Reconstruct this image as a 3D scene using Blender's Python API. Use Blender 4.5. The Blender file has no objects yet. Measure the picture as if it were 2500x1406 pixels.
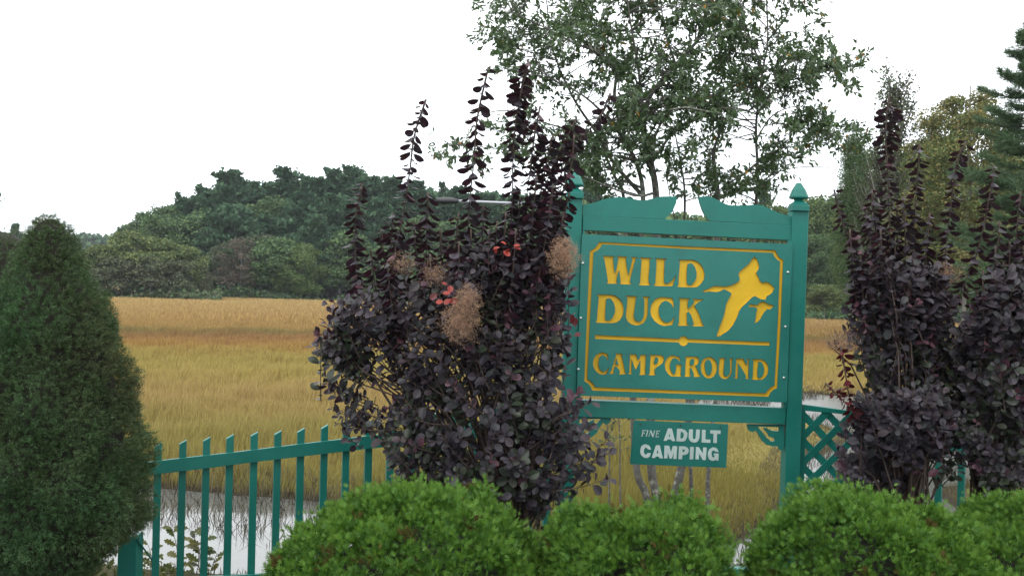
import bpy, math, random
import numpy as np
from mathutils import Vector, Matrix
from mathutils.geometry import tessellate_polygon

# ------------------------------------------------------------------ camera, sky, sun, exposure
scene = bpy.context.scene
EYE = 2.3                       # eye height above the garden ground, metres
FPX, CX, CY = 2400.0, 1250.0, 703.0
ROLL = math.radians(1.6)
cr, sr = math.cos(ROLL), math.sin(ROLL)
cam_data = bpy.data.cameras.new('camera')
cam_data.sensor_width = 36.0
cam_data.lens = 36.0 * FPX / 2500.0
cam_data.clip_start = 0.05
cam_data.clip_end = 3000
camera = bpy.data.objects.new('camera', cam_data)
scene.collection.objects.link(camera)
camera.matrix_world = Matrix(((cr, -sr * 1, 0, 0), (0, 0, -1, 0), (sr, cr, 0, EYE), (0, 0, 0, 1)))
scene.camera = camera

world = bpy.data.worlds.new('World')
scene.world = world
world.use_nodes = True
wn, wl = world.node_tree.nodes, world.node_tree.links
wn.clear()
SUN_EL, SUN_AZ = math.radians(52), math.radians(205)
sky = wn.new('ShaderNodeTexSky'); sky.sky_type = 'NISHITA'; sky.sun_disc = False
sky.sun_elevation = SUN_EL; sky.sun_rotation = SUN_AZ
bg_sky = wn.new('ShaderNodeBackground'); bg_sky.inputs['Strength'].default_value = 0.10
wl.new(sky.outputs[0], bg_sky.inputs['Color'])
# the overcast layer: pale cloud, a little brighter overhead than at the horizon
tc = wn.new('ShaderNodeTexCoord'); sep = wn.new('ShaderNodeSeparateXYZ')
wl.new(tc.outputs['Generated'], sep.inputs[0])
ramp = wn.new('ShaderNodeValToRGB')
ramp.color_ramp.elements[0].position = 0.0; ramp.color_ramp.elements[0].color = (0.70, 0.76, 0.80, 1)
ramp.color_ramp.elements[1].position = 0.55; ramp.color_ramp.elements[1].color = (1.0, 1.0, 1.0, 1)
wl.new(sep.outputs['Z'], ramp.inputs[0])
nz = wn.new('ShaderNodeTexNoise'); nz.inputs['Scale'].default_value = 2.2; nz.inputs['Detail'].default_value = 5
wl.new(tc.outputs['Generated'], nz.inputs['Vector'])
nr = wn.new('ShaderNodeMapRange'); nr.inputs['From Min'].default_value = 0.3; nr.inputs['From Max'].default_value = 0.7
nr.inputs['To Min'].default_value = 0.93; nr.inputs['To Max'].default_value = 1.05
wl.new(nz.outputs['Fac'], nr.inputs['Value'])
mulc = wn.new('ShaderNodeVectorMath'); mulc.operation = 'SCALE'
wl.new(ramp.outputs[0], mulc.inputs[0]); wl.new(nr.outputs[0], mulc.inputs['Scale'])
bg_cloud = wn.new('ShaderNodeBackground'); bg_cloud.inputs['Strength'].default_value = 2.3
wl.new(mulc.outputs[0], bg_cloud.inputs['Color'])
mixs = wn.new('ShaderNodeMixShader'); mixs.inputs[0].default_value = 0.93
wl.new(bg_sky.outputs[0], mixs.inputs[1]); wl.new(bg_cloud.outputs[0], mixs.inputs[2])
wo = wn.new('ShaderNodeOutputWorld'); wl.new(mixs.outputs[0], wo.inputs['Surface'])

sun_data = bpy.data.lights.new('sun', 'SUN')
sun_data.energy = 0.9; sun_data.angle = math.radians(25); sun_data.color = (1.0, 0.97, 0.92)
sun = bpy.data.objects.new('sun', sun_data); scene.collection.objects.link(sun)
sd = Vector((math.sin(SUN_AZ) * math.cos(SUN_EL), math.cos(SUN_AZ) * math.cos(SUN_EL), math.sin(SUN_EL)))
sun.rotation_euler = (-sd).to_track_quat('-Z', 'Y').to_euler()
sun.location = (0, -20, 40)

scene.view_settings.view_transform = 'Standard'
scene.view_settings.look = 'None'
scene.view_settings.exposure = 0.18
scene.view_settings.gamma = 1.0
scene.view_settings.use_curve_mapping = False

# ------------------------------------------------------------------ helpers
rng = np.random.default_rng(7)
random.seed(7)
COL = scene.collection
CAM = np.array([0.0, 0.0, EYE])


def ray(px, py):
    """direction (y = 1) of the sight line through a point of the 2500 x 1406 survey"""
    u = (np.asarray(px, float) - CX) / FPX
    v = -(np.asarray(py, float) - CY) / FPX
    return u * cr - v * sr, u * sr + v * cr


def W(px, py, D):
    rx, rz = ray(px, py)
    D = np.asarray(D, float)
    return np.stack([rx * D, D + 0 * rx, EYE + rz * D], -1)


def ground_pt(px, py, z):
    rx, rz = ray(px, py)
    t = (z - EYE) / rz
    return np.stack([rx * t, t, z + 0 * t], -1)


class Plane:
    """a vertical plane y = y0 + k (x - x0)"""
    def __init__(s, x0, y0, k=0.0):
        s.x0, s.y0, s.k = x0, y0, k
        l = math.hypot(k, 1)
        s.n = np.array([k / l, -1 / l, 0.0])        # towards the viewer
    def p(s, px, py, off=0.0):
        rx, rz = ray(px, py)
        t = (s.y0 - s.k * s.x0) / (1 - s.k * rx)
        base = np.stack([rx * t, t, EYE + rz * t], -1)
        return base + s.n * off


def link(o, parent=None):
    COL.objects.link(o)
    if parent is not None:
        o.parent = parent
    return o


def tag(o, label=None, cat=None, group=None, kind=None):
    if label: o['label'] = label
    if cat: o['category'] = cat
    if group: o['group'] = group
    if kind: o['kind'] = kind
    return o


def thing(name, label, cat, loc=(0, 0, 0), group=None):
    o = bpy.data.objects.new(name, None)
    o.empty_display_size = 0.2
    COL.objects.link(o)
    o.location = tuple(float(v) for v in loc)
    return tag(o, label, cat, group)


def build_mesh(name, V, tris=None, quads=None, mats=(), midx_t=None, midx_q=None, smooth=False):
    me = bpy.data.meshes.new(name)
    V = np.asarray(V, np.float32).reshape(-1, 3)
    tris = np.zeros((0, 3), np.int32) if tris is None else np.asarray(tris, np.int32).reshape(-1, 3)
    quads = np.zeros((0, 4), np.int32) if quads is None else np.asarray(quads, np.int32).reshape(-1, 4)
    me.vertices.add(len(V)); me.vertices.foreach_set('co', V.ravel())
    nt, nq = len(tris), len(quads)
    me.loops.add(nt * 3 + nq * 4)
    me.loops.foreach_set('vertex_index', np.concatenate([tris.ravel(), quads.ravel()]))
    me.polygons.add(nt + nq)
    me.polygons.foreach_set('loop_start', np.concatenate([np.arange(nt) * 3, nt * 3 + np.arange(nq) * 4]).astype(np.int32))
    if midx_t is not None or midx_q is not None:
        a = np.zeros(nt, np.int32) if midx_t is None else midx_t
        b = np.zeros(nq, np.int32) if midx_q is None else midx_q
        me.polygons.foreach_set('material_index', np.concatenate([a, b]).astype(np.int32))
    me.polygons.foreach_set('use_smooth', np.full(nt + nq, bool(smooth)))
    for m in mats: me.materials.append(m)
    me.update(calc_edges=True)
    return me


def mesh_obj(name, V, tris=None, quads=None, mats=(), parent=None, smooth=False, midx_t=None, midx_q=None):
    V = np.asarray(V, float).reshape(-1, 3)
    if parent is not None:
        V = V - np.array(world_loc(parent))
        loc = (0, 0, 0)
    else:
        c = np.array([V[:, 0].mean(), V[:, 1].mean(), V[:, 2].min()])
        V = V - c; loc = c
    me = build_mesh(name, V, tris, quads, mats, midx_t, midx_q, smooth)
    o = bpy.data.objects.new(name, me)
    o.location = tuple(float(v) for v in loc)
    return link(o, parent)


def world_loc(o):
    p = np.array(o.location)
    while o.parent is not None:
        o = o.parent; p = p + np.array(o.location)
    return p


def bevel(o, w, seg=2):
    m = o.modifiers.new('bevel', 'BEVEL'); m.width = w; m.segments = seg; m.limit_method = 'ANGLE'
    m.angle_limit = math.radians(40)
    return o


def tess(loops):
    """triangles over the concatenated points of 2-D loops (outer first, then holes)"""
    return tessellate_polygon([[Vector((float(x), float(y), 0)) for x, y in lp] for lp in loops])


def area2(lp):
    a = 0
    for i in range(len(lp)):
        x1, y1 = lp[i]; x2, y2 = lp[(i + 1) % len(lp)]
        a += x1 * y2 - x2 * y1
    return a


def prism(loops, plane, f, b, open_back=False):
    """solid between offsets f (front) and b (back) of a plane, outline given in survey points"""
    pts = np.array([p for lp in loops for p in lp], float)
    n = len(pts)
    F = plane.p(pts[:, 0], pts[:, 1], f)
    B = F - plane.n * (f - b)
    V = np.concatenate([F, B])
    t = np.array(tess(loops), np.int32).reshape(-1, 3)
    # orient front triangles to the viewer
    a, bb, c = F[t[:, 0]], F[t[:, 1]], F[t[:, 2]]
    nn = np.cross(bb - a, c - a) @ plane.n
    t[nn < 0] = t[nn < 0][:, ::-1]
    tris = [t] if open_back else [t, t[:, ::-1] + n]
    q = []
    k = 0
    for li, lp in enumerate(loops):
        m = len(lp)
        flip = (area2(lp) > 0) != (li > 0)
        for i in range(m):
            i0, i1 = k + i, k + (i + 1) % m
            q.append((i0, i1, i1 + n, i0 + n) if flip else (i1, i0, i0 + n, i1 + n))
        k += m
    return V, np.concatenate(tris), np.array(q)


def box(c, s, rz=0.0, tilt=0.0):
    """8 corners / 6 quads; c = centre, s = full size"""
    sx, sy, sz = [v / 2 for v in s]
    P = np.array([[x, y, z] for z in (-sz, sz) for y in (-sy, sy) for x in (-sx, sx)])
    if tilt:
        P[:, 0] += P[:, 2] * math.tan(tilt)
    cc, ss = math.cos(rz), math.sin(rz)
    P = np.stack([P[:, 0] * cc - P[:, 1] * ss, P[:, 0] * ss + P[:, 1] * cc, P[:, 2]], 1) + np.array(c)
    Q = np.array([[0, 2, 3, 1], [4, 5, 7, 6], [0, 1, 5, 4], [2, 6, 7, 3], [0, 4, 6, 2], [1, 3, 7, 5]])
    return P, Q


class Acc:
    def __init__(s): s.V, s.T, s.Q, s.n = [], [], [], 0
    def add(s, V, T=None, Q=None):
        V = np.asarray(V, float).reshape(-1, 3)
        s.V.append(V)
        if T is not None and len(T): s.T.append(np.asarray(T, np.int64).reshape(-1, 3) + s.n)
        if Q is not None and len(Q): s.Q.append(np.asarray(Q, np.int64).reshape(-1, 4) + s.n)
        s.n += len(V)
        return s
    def obj(s, name, mat, parent=None, smooth=False):
        return mesh_obj(name, np.concatenate(s.V), np.concatenate(s.T) if s.T else None,
                        np.concatenate(s.Q) if s.Q else None, [mat], parent, smooth)


def tube(P, R, sides=6):
    """tapered tube along points P with radii R"""
    P = np.asarray(P, float); n = len(P)
    R = np.broadcast_to(np.asarray(R, float), (n,))
    T = np.gradient(P, axis=0); T /= np.linalg.norm(T, axis=1)[:, None] + 1e-9
    ref = np.array([0.0, 1.0, 0.1]) if abs(T[:, 1]).mean() < 0.8 else np.array([1.0, 0, 0])
    A = np.cross(T, ref); A /= np.linalg.norm(A, axis=1)[:, None] + 1e-9
    B = np.cross(T, A)
    an = np.arange(sides) / sides * 2 * math.pi
    V = P[:, None] + R[:, None, None] * (np.cos(an)[None, :, None] * A[:, None] + np.sin(an)[None, :, None] * B[:, None])
    V = V.reshape(-1, 3)
    Q = []
    i = np.arange(n - 1)[:, None] * sides; j = np.arange(sides)[None, :]; j2 = (j + 1) % sides
    Q = np.stack([i + j, i + sides + j, i + sides + j2, i + j2], -1).reshape(-1, 4)
    # caps as fans to the ends
    c0, c1 = len(V), len(V) + 1
    V = np.concatenate([V, P[:1], P[-1:]])
    jj = np.arange(sides); jj2 = (jj + 1) % sides
    T1 = np.stack([np.full(sides, c0), jj, jj2], -1)
    T2 = np.stack([np.full(sides, c1), (n - 1) * sides + jj2, (n - 1) * sides + jj], -1)
    return V, np.concatenate([T1, T2]), Q


def spline(P, n):
    """Catmull-Rom resample of a polyline to n points"""
    P = np.asarray(P, float)
    if len(P) == 2:
        t = np.linspace(0, 1, n)[:, None]
        return P[0] * (1 - t) + P[1] * t
    E = np.concatenate([2 * P[:1] - P[1:2], P, 2 * P[-1:] - P[-2:-1]])
    u = np.linspace(0, len(P) - 1 - 1e-9, n)
    i = u.astype(int); f = (u - i)[:, None]
    p0, p1, p2, p3 = E[i], E[i + 1], E[i + 2], E[i + 3]
    return 0.5 * ((2 * p1) + (-p0 + p2) * f + (2 * p0 - 5 * p1 + 4 * p2 - p3) * f ** 2 + (-p0 + 3 * p1 - 3 * p2 + p3) * f ** 3)


def norm(a):
    return a / (np.linalg.norm(a, axis=-1, keepdims=True) + 1e-9)


def frames(d, nrm):
    """columns: width axis, length axis, face normal"""
    y = norm(d); x = norm(np.cross(y, nrm)); z = np.cross(x, y)
    return np.stack([x, y, z], -1)


def stamp(TV, TT, TQ, pos, M, size):
    """copies of a template at n places as one vertex / face set"""
    n, k = len(pos), len(TV)
    size = np.asarray(size, float)
    if size.ndim == 1: size = size[:, None, None]
    else: size = size[:, None, :]
    V = np.einsum('nij,nkj->nki', M, TV[None] * size) + pos[:, None]
    off = (np.arange(n) * k)[:, None, None]
    T = (TT[None] + off).reshape(-1, 3) if TT is not None and len(TT) else None
    Q = (TQ[None] + off).reshape(-1, 4) if TQ is not None and len(TQ) else None
    return V.reshape(-1, 3), T, Q


def unit(n):
    v = rng.normal(size=(n, 3)); return norm(v)


def in_poly(x, y, poly):
    x = np.asarray(x); y = np.asarray(y); ins = np.zeros(x.shape, bool)
    m = len(poly)
    for i in range(m):
        x1, y1 = poly[i]; x2, y2 = poly[(i + 1) % m]
        c = (y1 > y) != (y2 > y)
        with np.errstate(divide='ignore', invalid='ignore'):
            xi = (x2 - x1) * (y - y1) / (y2 - y1 + 1e-12) + x1
        ins ^= c & (x < xi)
    return ins


def sample_poly(poly, n):
    a = np.array(poly, float); lo, hi = a.min(0), a.max(0); out = []
    while sum(len(o) for o in out) < n:
        p = lo + rng.random((n * 2, 2)) * (hi - lo)
        out.append(p[in_poly(p[:, 0], p[:, 1], poly)])
    return np.concatenate(out)[:n]


def fnoise(x, y, s, seed=0):
    """cheap smooth 2-D noise in -1..1"""
    r = np.random.default_rng(seed); out = 0
    for k in range(5):
        a, b, c = r.uniform(0, 6.28, 3); f = s * r.uniform(0.6, 1.7)
        out = out + np.sin(x * f * math.cos(a) + y * f * math.sin(a) + c + 1.3 * np.sin(x * f * .7 * math.sin(b) + y * f * .7 * math.cos(b)))
    return out / 3.2


# ------------------------------------------------------------------ materials
def new_mat(name):
    m = bpy.data.materials.new(name); m.use_nodes = True
    nt = m.node_tree; nt.nodes.clear()
    out = nt.nodes.new('ShaderNodeOutputMaterial')
    b = nt.nodes.new('ShaderNodeBsdfPrincipled')
    nt.links.new(b.outputs[0], out.inputs['Surface'])
    return m, nt, b, out


def mix_col(nt, fac, a, b):
    n = nt.nodes.new('ShaderNodeMix'); n.data_type = 'RGBA'
    for s, v in ((0, fac), (6, a), (7, b)):
        if isinstance(v, (int, float)): n.inputs[s].default_value = v
        elif isinstance(v, (tuple, list)): n.inputs[s].default_value = (*v, 1)
        else: nt.links.new(v, n.inputs[s])
    return n.outputs[2]


def mapr(nt, v, a, b, c=0.0, d=1.0):
    n = nt.nodes.new('ShaderNodeMapRange')
    nt.links.new(v, n.inputs[0])
    for i, x in enumerate((a, b, c, d)): n.inputs[i + 1].default_value = x
    return n.outputs[0]


def noise(nt, scale, detail=4, rough=0.55, coord='Object', vec=None):
    n = nt.nodes.new('ShaderNodeTexNoise'); n.inputs['Scale'].default_value = scale
    n.inputs['Detail'].default_value = detail; n.inputs['Roughness'].default_value = rough
    if vec is None:
        t = nt.nodes.new('ShaderNodeTexCoord'); vec = t.outputs[coord]
    nt.links.new(vec, n.inputs['Vector'])
    return n.outputs['Fac']


def add_bump(nt, bsdf, h, strength, dist):
    b = nt.nodes.new('ShaderNodeBump'); b.inputs['Strength'].default_value = strength
    b.inputs['Distance'].default_value = dist
    nt.links.new(h, b.inputs['Height']); nt.links.new(b.outputs[0], bsdf.inputs['Normal'])


def paint_mat(name, col, worn, rough=0.42, bump=0.15, chip=0.0):
    m, nt, b, _ = new_mat(name)
    n1 = noise(nt, 2.3, 5, 0.6); n2 = noise(nt, 60, 3, 0.6)
    c = mix_col(nt, mapr(nt, n1, 0.35, 0.7), col, worn)
    c = mix_col(nt, mapr(nt, n2, 0.35, 0.75, 0, 0.25), c, tuple(v * 0.75 for v in col))
    oi = nt.nodes.new('ShaderNodeObjectInfo'); hs = nt.nodes.new('ShaderNodeHueSaturation')
    nt.links.new(mapr(nt, oi.outputs['Random'], 0, 1, 0.90, 1.10), hs.inputs['Value']); nt.links.new(c, hs.inputs['Color']); c = hs.outputs[0]
    n4 = noise(nt, 6, 6, 0.7); c = mix_col(nt, mapr(nt, n4, 0.50, 0.72, 0, 0.35), c, tuple(v * 0.62 + 0.006 for v in col))
    if chip:
        n3 = noise(nt, 38, 6, 0.75)
        c = mix_col(nt, mapr(nt, n3, 0.70, 0.74, 0, chip), c, (0.35, 0.42, 0.38))
    nt.links.new(c, b.inputs['Base Color'])
    nt.links.new(mapr(nt, n1, 0.3, 0.7, rough - 0.06, rough + 0.12), b.inputs['Roughness'])
    b.inputs['Specular IOR Level'].default_value = 0.4
    add_bump(nt, b, n2, bump, 0.002)
    return m


def leaf_mat(name, cols, rough=0.5, spec=0.4, trans=0.0, tcol=None, big=0.0, bigcol=None, bigscale=1.0):
    """cols: list of colours spread over the leaves at random (each leaf is an island of its own)"""
    m, nt, b, out = new_mat(name)
    g = nt.nodes.new('ShaderNodeNewGeometry'); oi = nt.nodes.new('ShaderNodeObjectInfo')
    ad = nt.nodes.new('ShaderNodeMath'); ad.operation = 'ADD'
    nt.links.new(g.outputs['Random Per Island'], ad.inputs[0]); nt.links.new(oi.outputs['Random'], ad.inputs[1])
    fr = nt.nodes.new('ShaderNodeMath'); fr.operation = 'FRACT'; nt.links.new(ad.outputs[0], fr.inputs[0])
    rp = nt.nodes.new('ShaderNodeValToRGB')
    el = rp.color_ramp.elements
    while len(el) < len(cols): el.new(0.5)
    for i, c in enumerate(cols):
        el[i].position = i / max(1, len(cols) - 1); el[i].color = (*c, 1)
    nt.links.new(fr.outputs[0], rp.inputs[0])
    c = rp.outputs[0]
    if big:
        nn = noise(nt, bigscale, 3, 0.5)
        c = mix_col(nt, mapr(nt, nn, 0.42, 0.62, 0, big), c, bigcol)
    nt.links.new(c, b.inputs['Base Color'])
    b.inputs['Roughness'].default_value = rough
    b.inputs['Specular IOR Level'].default_value = spec
    if trans:
        t = nt.nodes.new('ShaderNodeBsdfTranslucent')
        if tcol: t.inputs[0].default_value = (*tcol, 1)
        else: nt.links.new(c, t.inputs[0])
        mx = nt.nodes.new('ShaderNodeMixShader'); mx.inputs[0].default_value = trans
        nt.links.new(b.outputs[0], mx.inputs[1]); nt.links.new(t.outputs[0], mx.inputs[2])
        nt.links.new(mx.outputs[0], out.inputs['Surface'])
    return m


def bark_mat(name, c1, c2, scale=18, lichen=None):
    m, nt, b, _ = new_mat(name)
    n1 = noise(nt, scale, 6, 0.7)
    c = mix_col(nt, mapr(nt, n1, 0.35, 0.65), c1, c2)
    if lichen:
        n2 = noise(nt, scale * 0.5, 5, 0.7)
        c = mix_col(nt, mapr(nt, n2, 0.55, 0.62), c, lichen)
    nt.links.new(c, b.inputs['Base Color']); b.inputs['Roughness'].default_value = 0.9
    add_bump(nt, b, n1, 0.6, 0.01)
    return m


TEAL = paint_mat('teal_paint', (0.004, 0.132, 0.106), (0.008, 0.162, 0.134), chip=0.6)
TEAL_BOARD = paint_mat('teal_board_paint', (0.007, 0.128, 0.106), (0.015, 0.158, 0.134), rough=0.32)
YELLOW = paint_mat('yellow_sign_paint', (0.54, 0.335, 0.006), (0.58, 0.37, 0.010), rough=0.5)
LETTER_WHITE = paint_mat('white_letter_paint', (0.42, 0.50, 0.48), (0.34, 0.44, 0.42), rough=0.5)
# ------------------------------------------------------------------ the sign
SP = Plane(1.3, 7.5, 0.02)                    # the sign stands across the line of sight


def L(ox, oy, pts, s=10.0):
    return [(ox + x / s, oy + y / s) for x, y in pts]


def loops(ox, oy, outer, *holes):
    return [L(ox, oy, outer)] + [L(ox, oy, h) for h in holes]


carved = []      # (name, label, [outer, hole...])
A = (1470, 610)
carved.append(('letter_w', loops(*A, [(10,145),(300,160),(295,180),(258,195),(262,330),(295,575),(330,500),(385,200),(350,180),(350,155),(605,170),(600,195),(565,205),(575,330),(618,612),(645,560),(725,220),(690,195),(690,175),(855,185),(845,210),(810,220),(770,340),(690,640),(668,740),(670,790),(695,820),(690,845),(430,840),(425,815),(440,790),(425,640),(405,490),(360,620),(335,740),(335,780),(355,800),(350,828),(110,825),(105,800),(128,780),(120,700),(75,420),(40,220),(15,180)])))
carved.append(('letter_i', loops(*A, [(910,185),(1195,200),(1190,220),(1145,235),(1140,430),(1120,640),(1120,790),(1165,830),(1160,850),(1100,870),(890,865),(880,840),(910,815),(920,640),(935,430),(945,240),(915,215)])))
carved.append(('letter_l', loops(*A, [(1275,205),(1560,220),(1560,245),(1510,250),(1500,450),(1490,760),(1510,815),(1550,830),(1620,800),(1700,730),(1760,650),(1765,620),(1790,625),(1770,680),(1700,890),(1260,885),(1245,855),(1280,830),(1290,640),(1305,430),(1310,250),(1275,225)])))
carved.append(('letter_d', loops(*A, [(1845,240),(2180,245),(2290,275),(2380,350),(2450,460),(2480,600),(2465,720),(2400,820),(2310,900),(2220,918),(1830,910),(1815,880),(1845,850),(1850,640),(1870,430),(1875,270),(1845,255)],
    [(2075,345),(2130,330),(2190,345),(2250,430),(2285,560),(2280,680),(2230,780),(2160,855),(2100,860),(2055,830),(2045,760),(2045,600),(2055,430)])))
A = (1450, 700)
carved.append(('letter_d', loops(*A, [(65,185),(430,190),(530,225),(620,300),(690,410),(715,540),(695,690),(630,800),(540,865),(430,885),(50,875),(35,850),(62,815),(75,640),(90,430),(105,240),(68,210)],
    [(300,290),(350,280),(410,300),(470,390),(505,500),(500,620),(450,740),(380,815),(310,822),(268,800),(262,700),(270,500),(285,330)])))
carved.append(('letter_u', loops(*A, [(765,215),(1060,228),(1060,245),(1020,255),(1000,350),(975,560),(955,700),(980,790),(1040,845),(1110,845),(1170,790),(1205,680),(1215,480),(1210,290),(1175,255),(1175,232),(1350,240),(1345,265),(1310,275),(1305,400),(1300,640),(1270,770),(1200,880),(1100,930),(1010,940),(900,910),(810,840),(765,730),(770,600),(795,430),(805,270),(770,240)])))
carved.append(('letter_c', loops(*A, [(1640,245),(1870,270),(1895,262),(1915,330),(1940,515),(1925,515),(1880,430),(1800,360),(1720,340),(1640,380),(1580,470),(1560,590),(1580,700),(1640,800),(1720,865),(1800,865),(1880,820),(1920,770),(1940,725),(1960,735),(1895,925),(1700,955),(1580,920),(1460,830),(1375,700),(1360,580),(1380,440),(1450,330),(1540,265)])))
A = (1640, 700)
carved.append(('letter_k', loops(*A, [(145,270),(425,285),(420,305),(380,320),(370,420),(370,530),(440,480),(500,410),(530,345),(495,310),(495,290),(755,305),(740,330),(680,345),(600,400),(535,460),(600,570),(660,700),(730,910),(780,940),(770,960),(500,965),(480,940),(515,915),(490,790),(440,670),(390,600),(350,630),(350,760),(350,890),(405,925),(395,945),(140,950),(125,915),(155,880),(155,700),(170,500),(180,320),(150,300)])))
A = (1440, 840)
carved.append(('letter_c', loops(*A, [(290,192),(400,215),(415,210),(420,250),(440,395),(425,390),(395,320),(340,270),(290,265),(235,310),(205,400),(200,480),(215,560),(260,630),(310,660),(360,655),(400,620),(440,555),(455,560),(430,650),(400,715),(300,735),(210,710),(130,640),(75,540),(65,440),(85,350),(140,260),(210,205)])))
carved.append(('letter_a', loops(*A, [(625,215),(780,225),(775,245),(765,265),(800,420),(850,680),(880,695),(870,715),(720,735),(695,715),(720,690),(710,620),(650,550),(610,535),(590,560),(570,640),(565,680),(585,690),(575,712),(485,715),(470,695),(500,660),(560,480),(630,260),(620,240)],
    [(645,340),(690,500),(660,490),(612,480)])))
carved.append(('letter_m', loops(*A, [(945,230),(1130,240),(1125,260),(1135,310),(1160,390),(1185,350),(1225,260),(1205,245),(1380,252),(1375,270),(1355,285),(1345,450),(1335,700),(1365,720),(1350,735),(1200,745),(1185,720),(1215,700),(1215,500),(1220,390),(1110,610),(1090,590),(1010,360),(1005,500),(1000,690),(1025,705),(1010,722),(935,725),(920,705),(950,680),(955,450),(970,270),(945,250)])))
carved.append(('letter_p', loops(*A, [(1435,250),(1720,255),(1780,290),(1795,360),(1770,440),(1700,500),(1580,580),(1565,620),(1565,715),(1590,735),(1575,750),(1430,750),(1415,730),(1445,700),(1450,500),(1465,290),(1440,270)],
    [(1590,310),(1635,315),(1655,370),(1640,440),(1600,475),(1560,475),(1550,430),(1570,360)])))
carved.append(('letter_g', loops(*A, [(1990,258),(2080,285),(2165,290),(2170,330),(2185,400),(2160,410),(2130,360),(2060,330),(2000,345),(1950,430),(1935,510),(1950,600),(1990,690),(2030,735),(2065,700),(2080,620),(2090,520),(2070,480),(2240,488),(2235,505),(2210,520),(2205,640),(2200,740),(2225,765),(2200,785),(2060,780),(1960,775),(1890,710),(1830,620),(1812,510),(1820,420),(1870,330),(1930,275)])))
A = (1640, 840)
carved.append(('letter_r', loops(*A, [(305,288),(590,295),(640,340),(640,420),(610,490),(555,510),(590,580),(650,740),(680,770),(665,790),(520,790),(505,765),(525,745),(505,680),(450,560),(425,570),(425,740),(450,765),(430,785),(295,785),(280,765),(305,735),(310,500),(325,330),(305,305)],
    [(470,355),(515,350),(530,400),(510,480),(450,520),(430,510),(425,420),(440,370)])))
carved.append(('letter_o', loops(*A, [(880,298),(960,310),(1040,380),(1080,480),(1085,590),(1060,690),(1000,780),(930,820),(860,828),(790,795),(720,710),(685,610),(685,500),(710,400),(770,335)],
    [(870,365),(920,400),(955,490),(960,600),(930,700),(895,750),(850,745),(810,680),(785,570),(785,470),(810,400)])))
carved.append(('letter_u', loops(*A, [(1130,322),(1300,328),(1295,345),(1265,360),(1250,500),(1240,660),(1245,730),(1290,780),(1330,775),(1380,720),(1400,640),(1400,500),(1395,360),(1375,345),(1375,330),(1480,338),(1475,355),(1450,365),(1445,500),(1440,650),(1410,750),(1350,820),(1280,845),(1200,825),(1140,760),(1120,670),(1125,520),(1145,370),(1130,345)])))
carved.append(('letter_n', loops(*A, [(1540,335),(1735,345),(1730,370),(1755,430),(1800,500),(1815,450),(1815,375),(1795,355),(1890,352),(1880,370),(1855,380),(1850,500),(1840,790),(1870,820),(1850,835),(1770,835),(1765,815),(1790,790),(1770,730),(1680,580),(1595,450),(1595,600),(1580,790),(1610,810),(1590,828),(1520,830),(1510,805),(1530,780),(1530,600),(1550,380),(1540,355)])))
carved.append(('letter_d', loops(*A, [(1945,350),(2180,360),(2260,410),(2315,500),(2330,590),(2310,710),(2250,800),(2180,860),(1940,860),(1925,835),(1945,800),(1955,600),(1965,390),(1945,370)],
    [(2090,420),(2140,420),(2190,470),(2225,570),(2220,680),(2180,770),(2120,815),(2075,800),(2060,740),(2065,600),(2080,470)])))
carved.append(('duck_emblem', loops(1700, 610, [(125,1000),(270,945),(420,875),(560,885),(700,890),(830,860),(960,800),(1025,750),(1035,700),(1000,620),(1010,570),(1050,510),(1160,420),(1260,340),(1330,230),(1345,190),(1370,205),(1400,145),(1420,210),(1455,225),(1490,330),(1510,410),(1490,480),(1430,560),(1490,660),(1520,750),(1570,795),(1700,780),(1780,830),(1850,895),(1875,955),(1850,980),(1830,1040),(1760,1090),(1700,1120),(1660,1215),(1540,1200),(1450,1150),(1400,1125),(1340,1150),(1200,1290),(1080,1400),(1020,1490),(970,1640),(870,1830),(760,1960),(690,2010),(600,2060),(560,2110),(550,2080),(510,2130),(500,2095),(470,2120),(480,2050),(550,1850),(640,1620),(680,1460),(695,1340),(750,1220),(830,1080),(825,1050),(740,1000),(650,960),(560,1010),(450,1030),(300,1015),(180,1035)])))
carved.append(('duck_emblem', loops(1640, 700, [(1845,480),(1870,440),(1920,415),(1980,440),(2060,440),(2130,370),(2200,350),(2280,390),(2370,435),(2410,430),(2470,460),(2440,490),(2370,555),(2300,540),(2240,600),(2170,710),(2140,780),(2070,850),(2020,880),(1990,880),(2015,800),(2030,650),(2060,540),(2020,500),(1930,485),(1870,500)])))
dot = [(1666.5 + 11.8 * math.cos(a), 831.5 + 12.3 * math.sin(a)) for a in np.linspace(-math.pi * .86, -math.pi * .14, 9)]
dot2 = [(1666.5 + 11.8 * math.cos(a), 831.5 + 12.3 * math.sin(a)) for a in np.linspace(math.pi * .10, math.pi * .90, 9)]
carved.append(('rule_groove', [[(1452, 816.5)] + dot + [(1876, 834), (1875, 843)] + dot2 + [(1452, 826.5)]]))
g_out = [(1439,613),(1446,609.5),(1452,605),(1457,599),(1462,591),(1676,602),(1890,611),(1893,619),(1898,627),(1903,631),(1909,634),(1903,790),(1894,946),(1885,950),(1878,957),(1873,967),(1660,959.5),(1445,952),(1441,942),(1435,935),(1425.5,929),(1432,770)]
g_in = [(1448,617),(1455,613.5),(1461,609),(1465,604),(1469,597),(1676,608.5),(1884,618),(1887,625.5),(1892,632),(1896,635.5),(1901,638.5),(1895.5,790),(1887.6,939),(1879,943),(1872,949.5),(1866,958.5),(1660,951.5),(1452.5,943.5),(1447.5,935),(1441,928.5),(1433,924),(1440,770)]
board = [(1420,572),(1932,597),(1917,981),(1407,964)]

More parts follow.
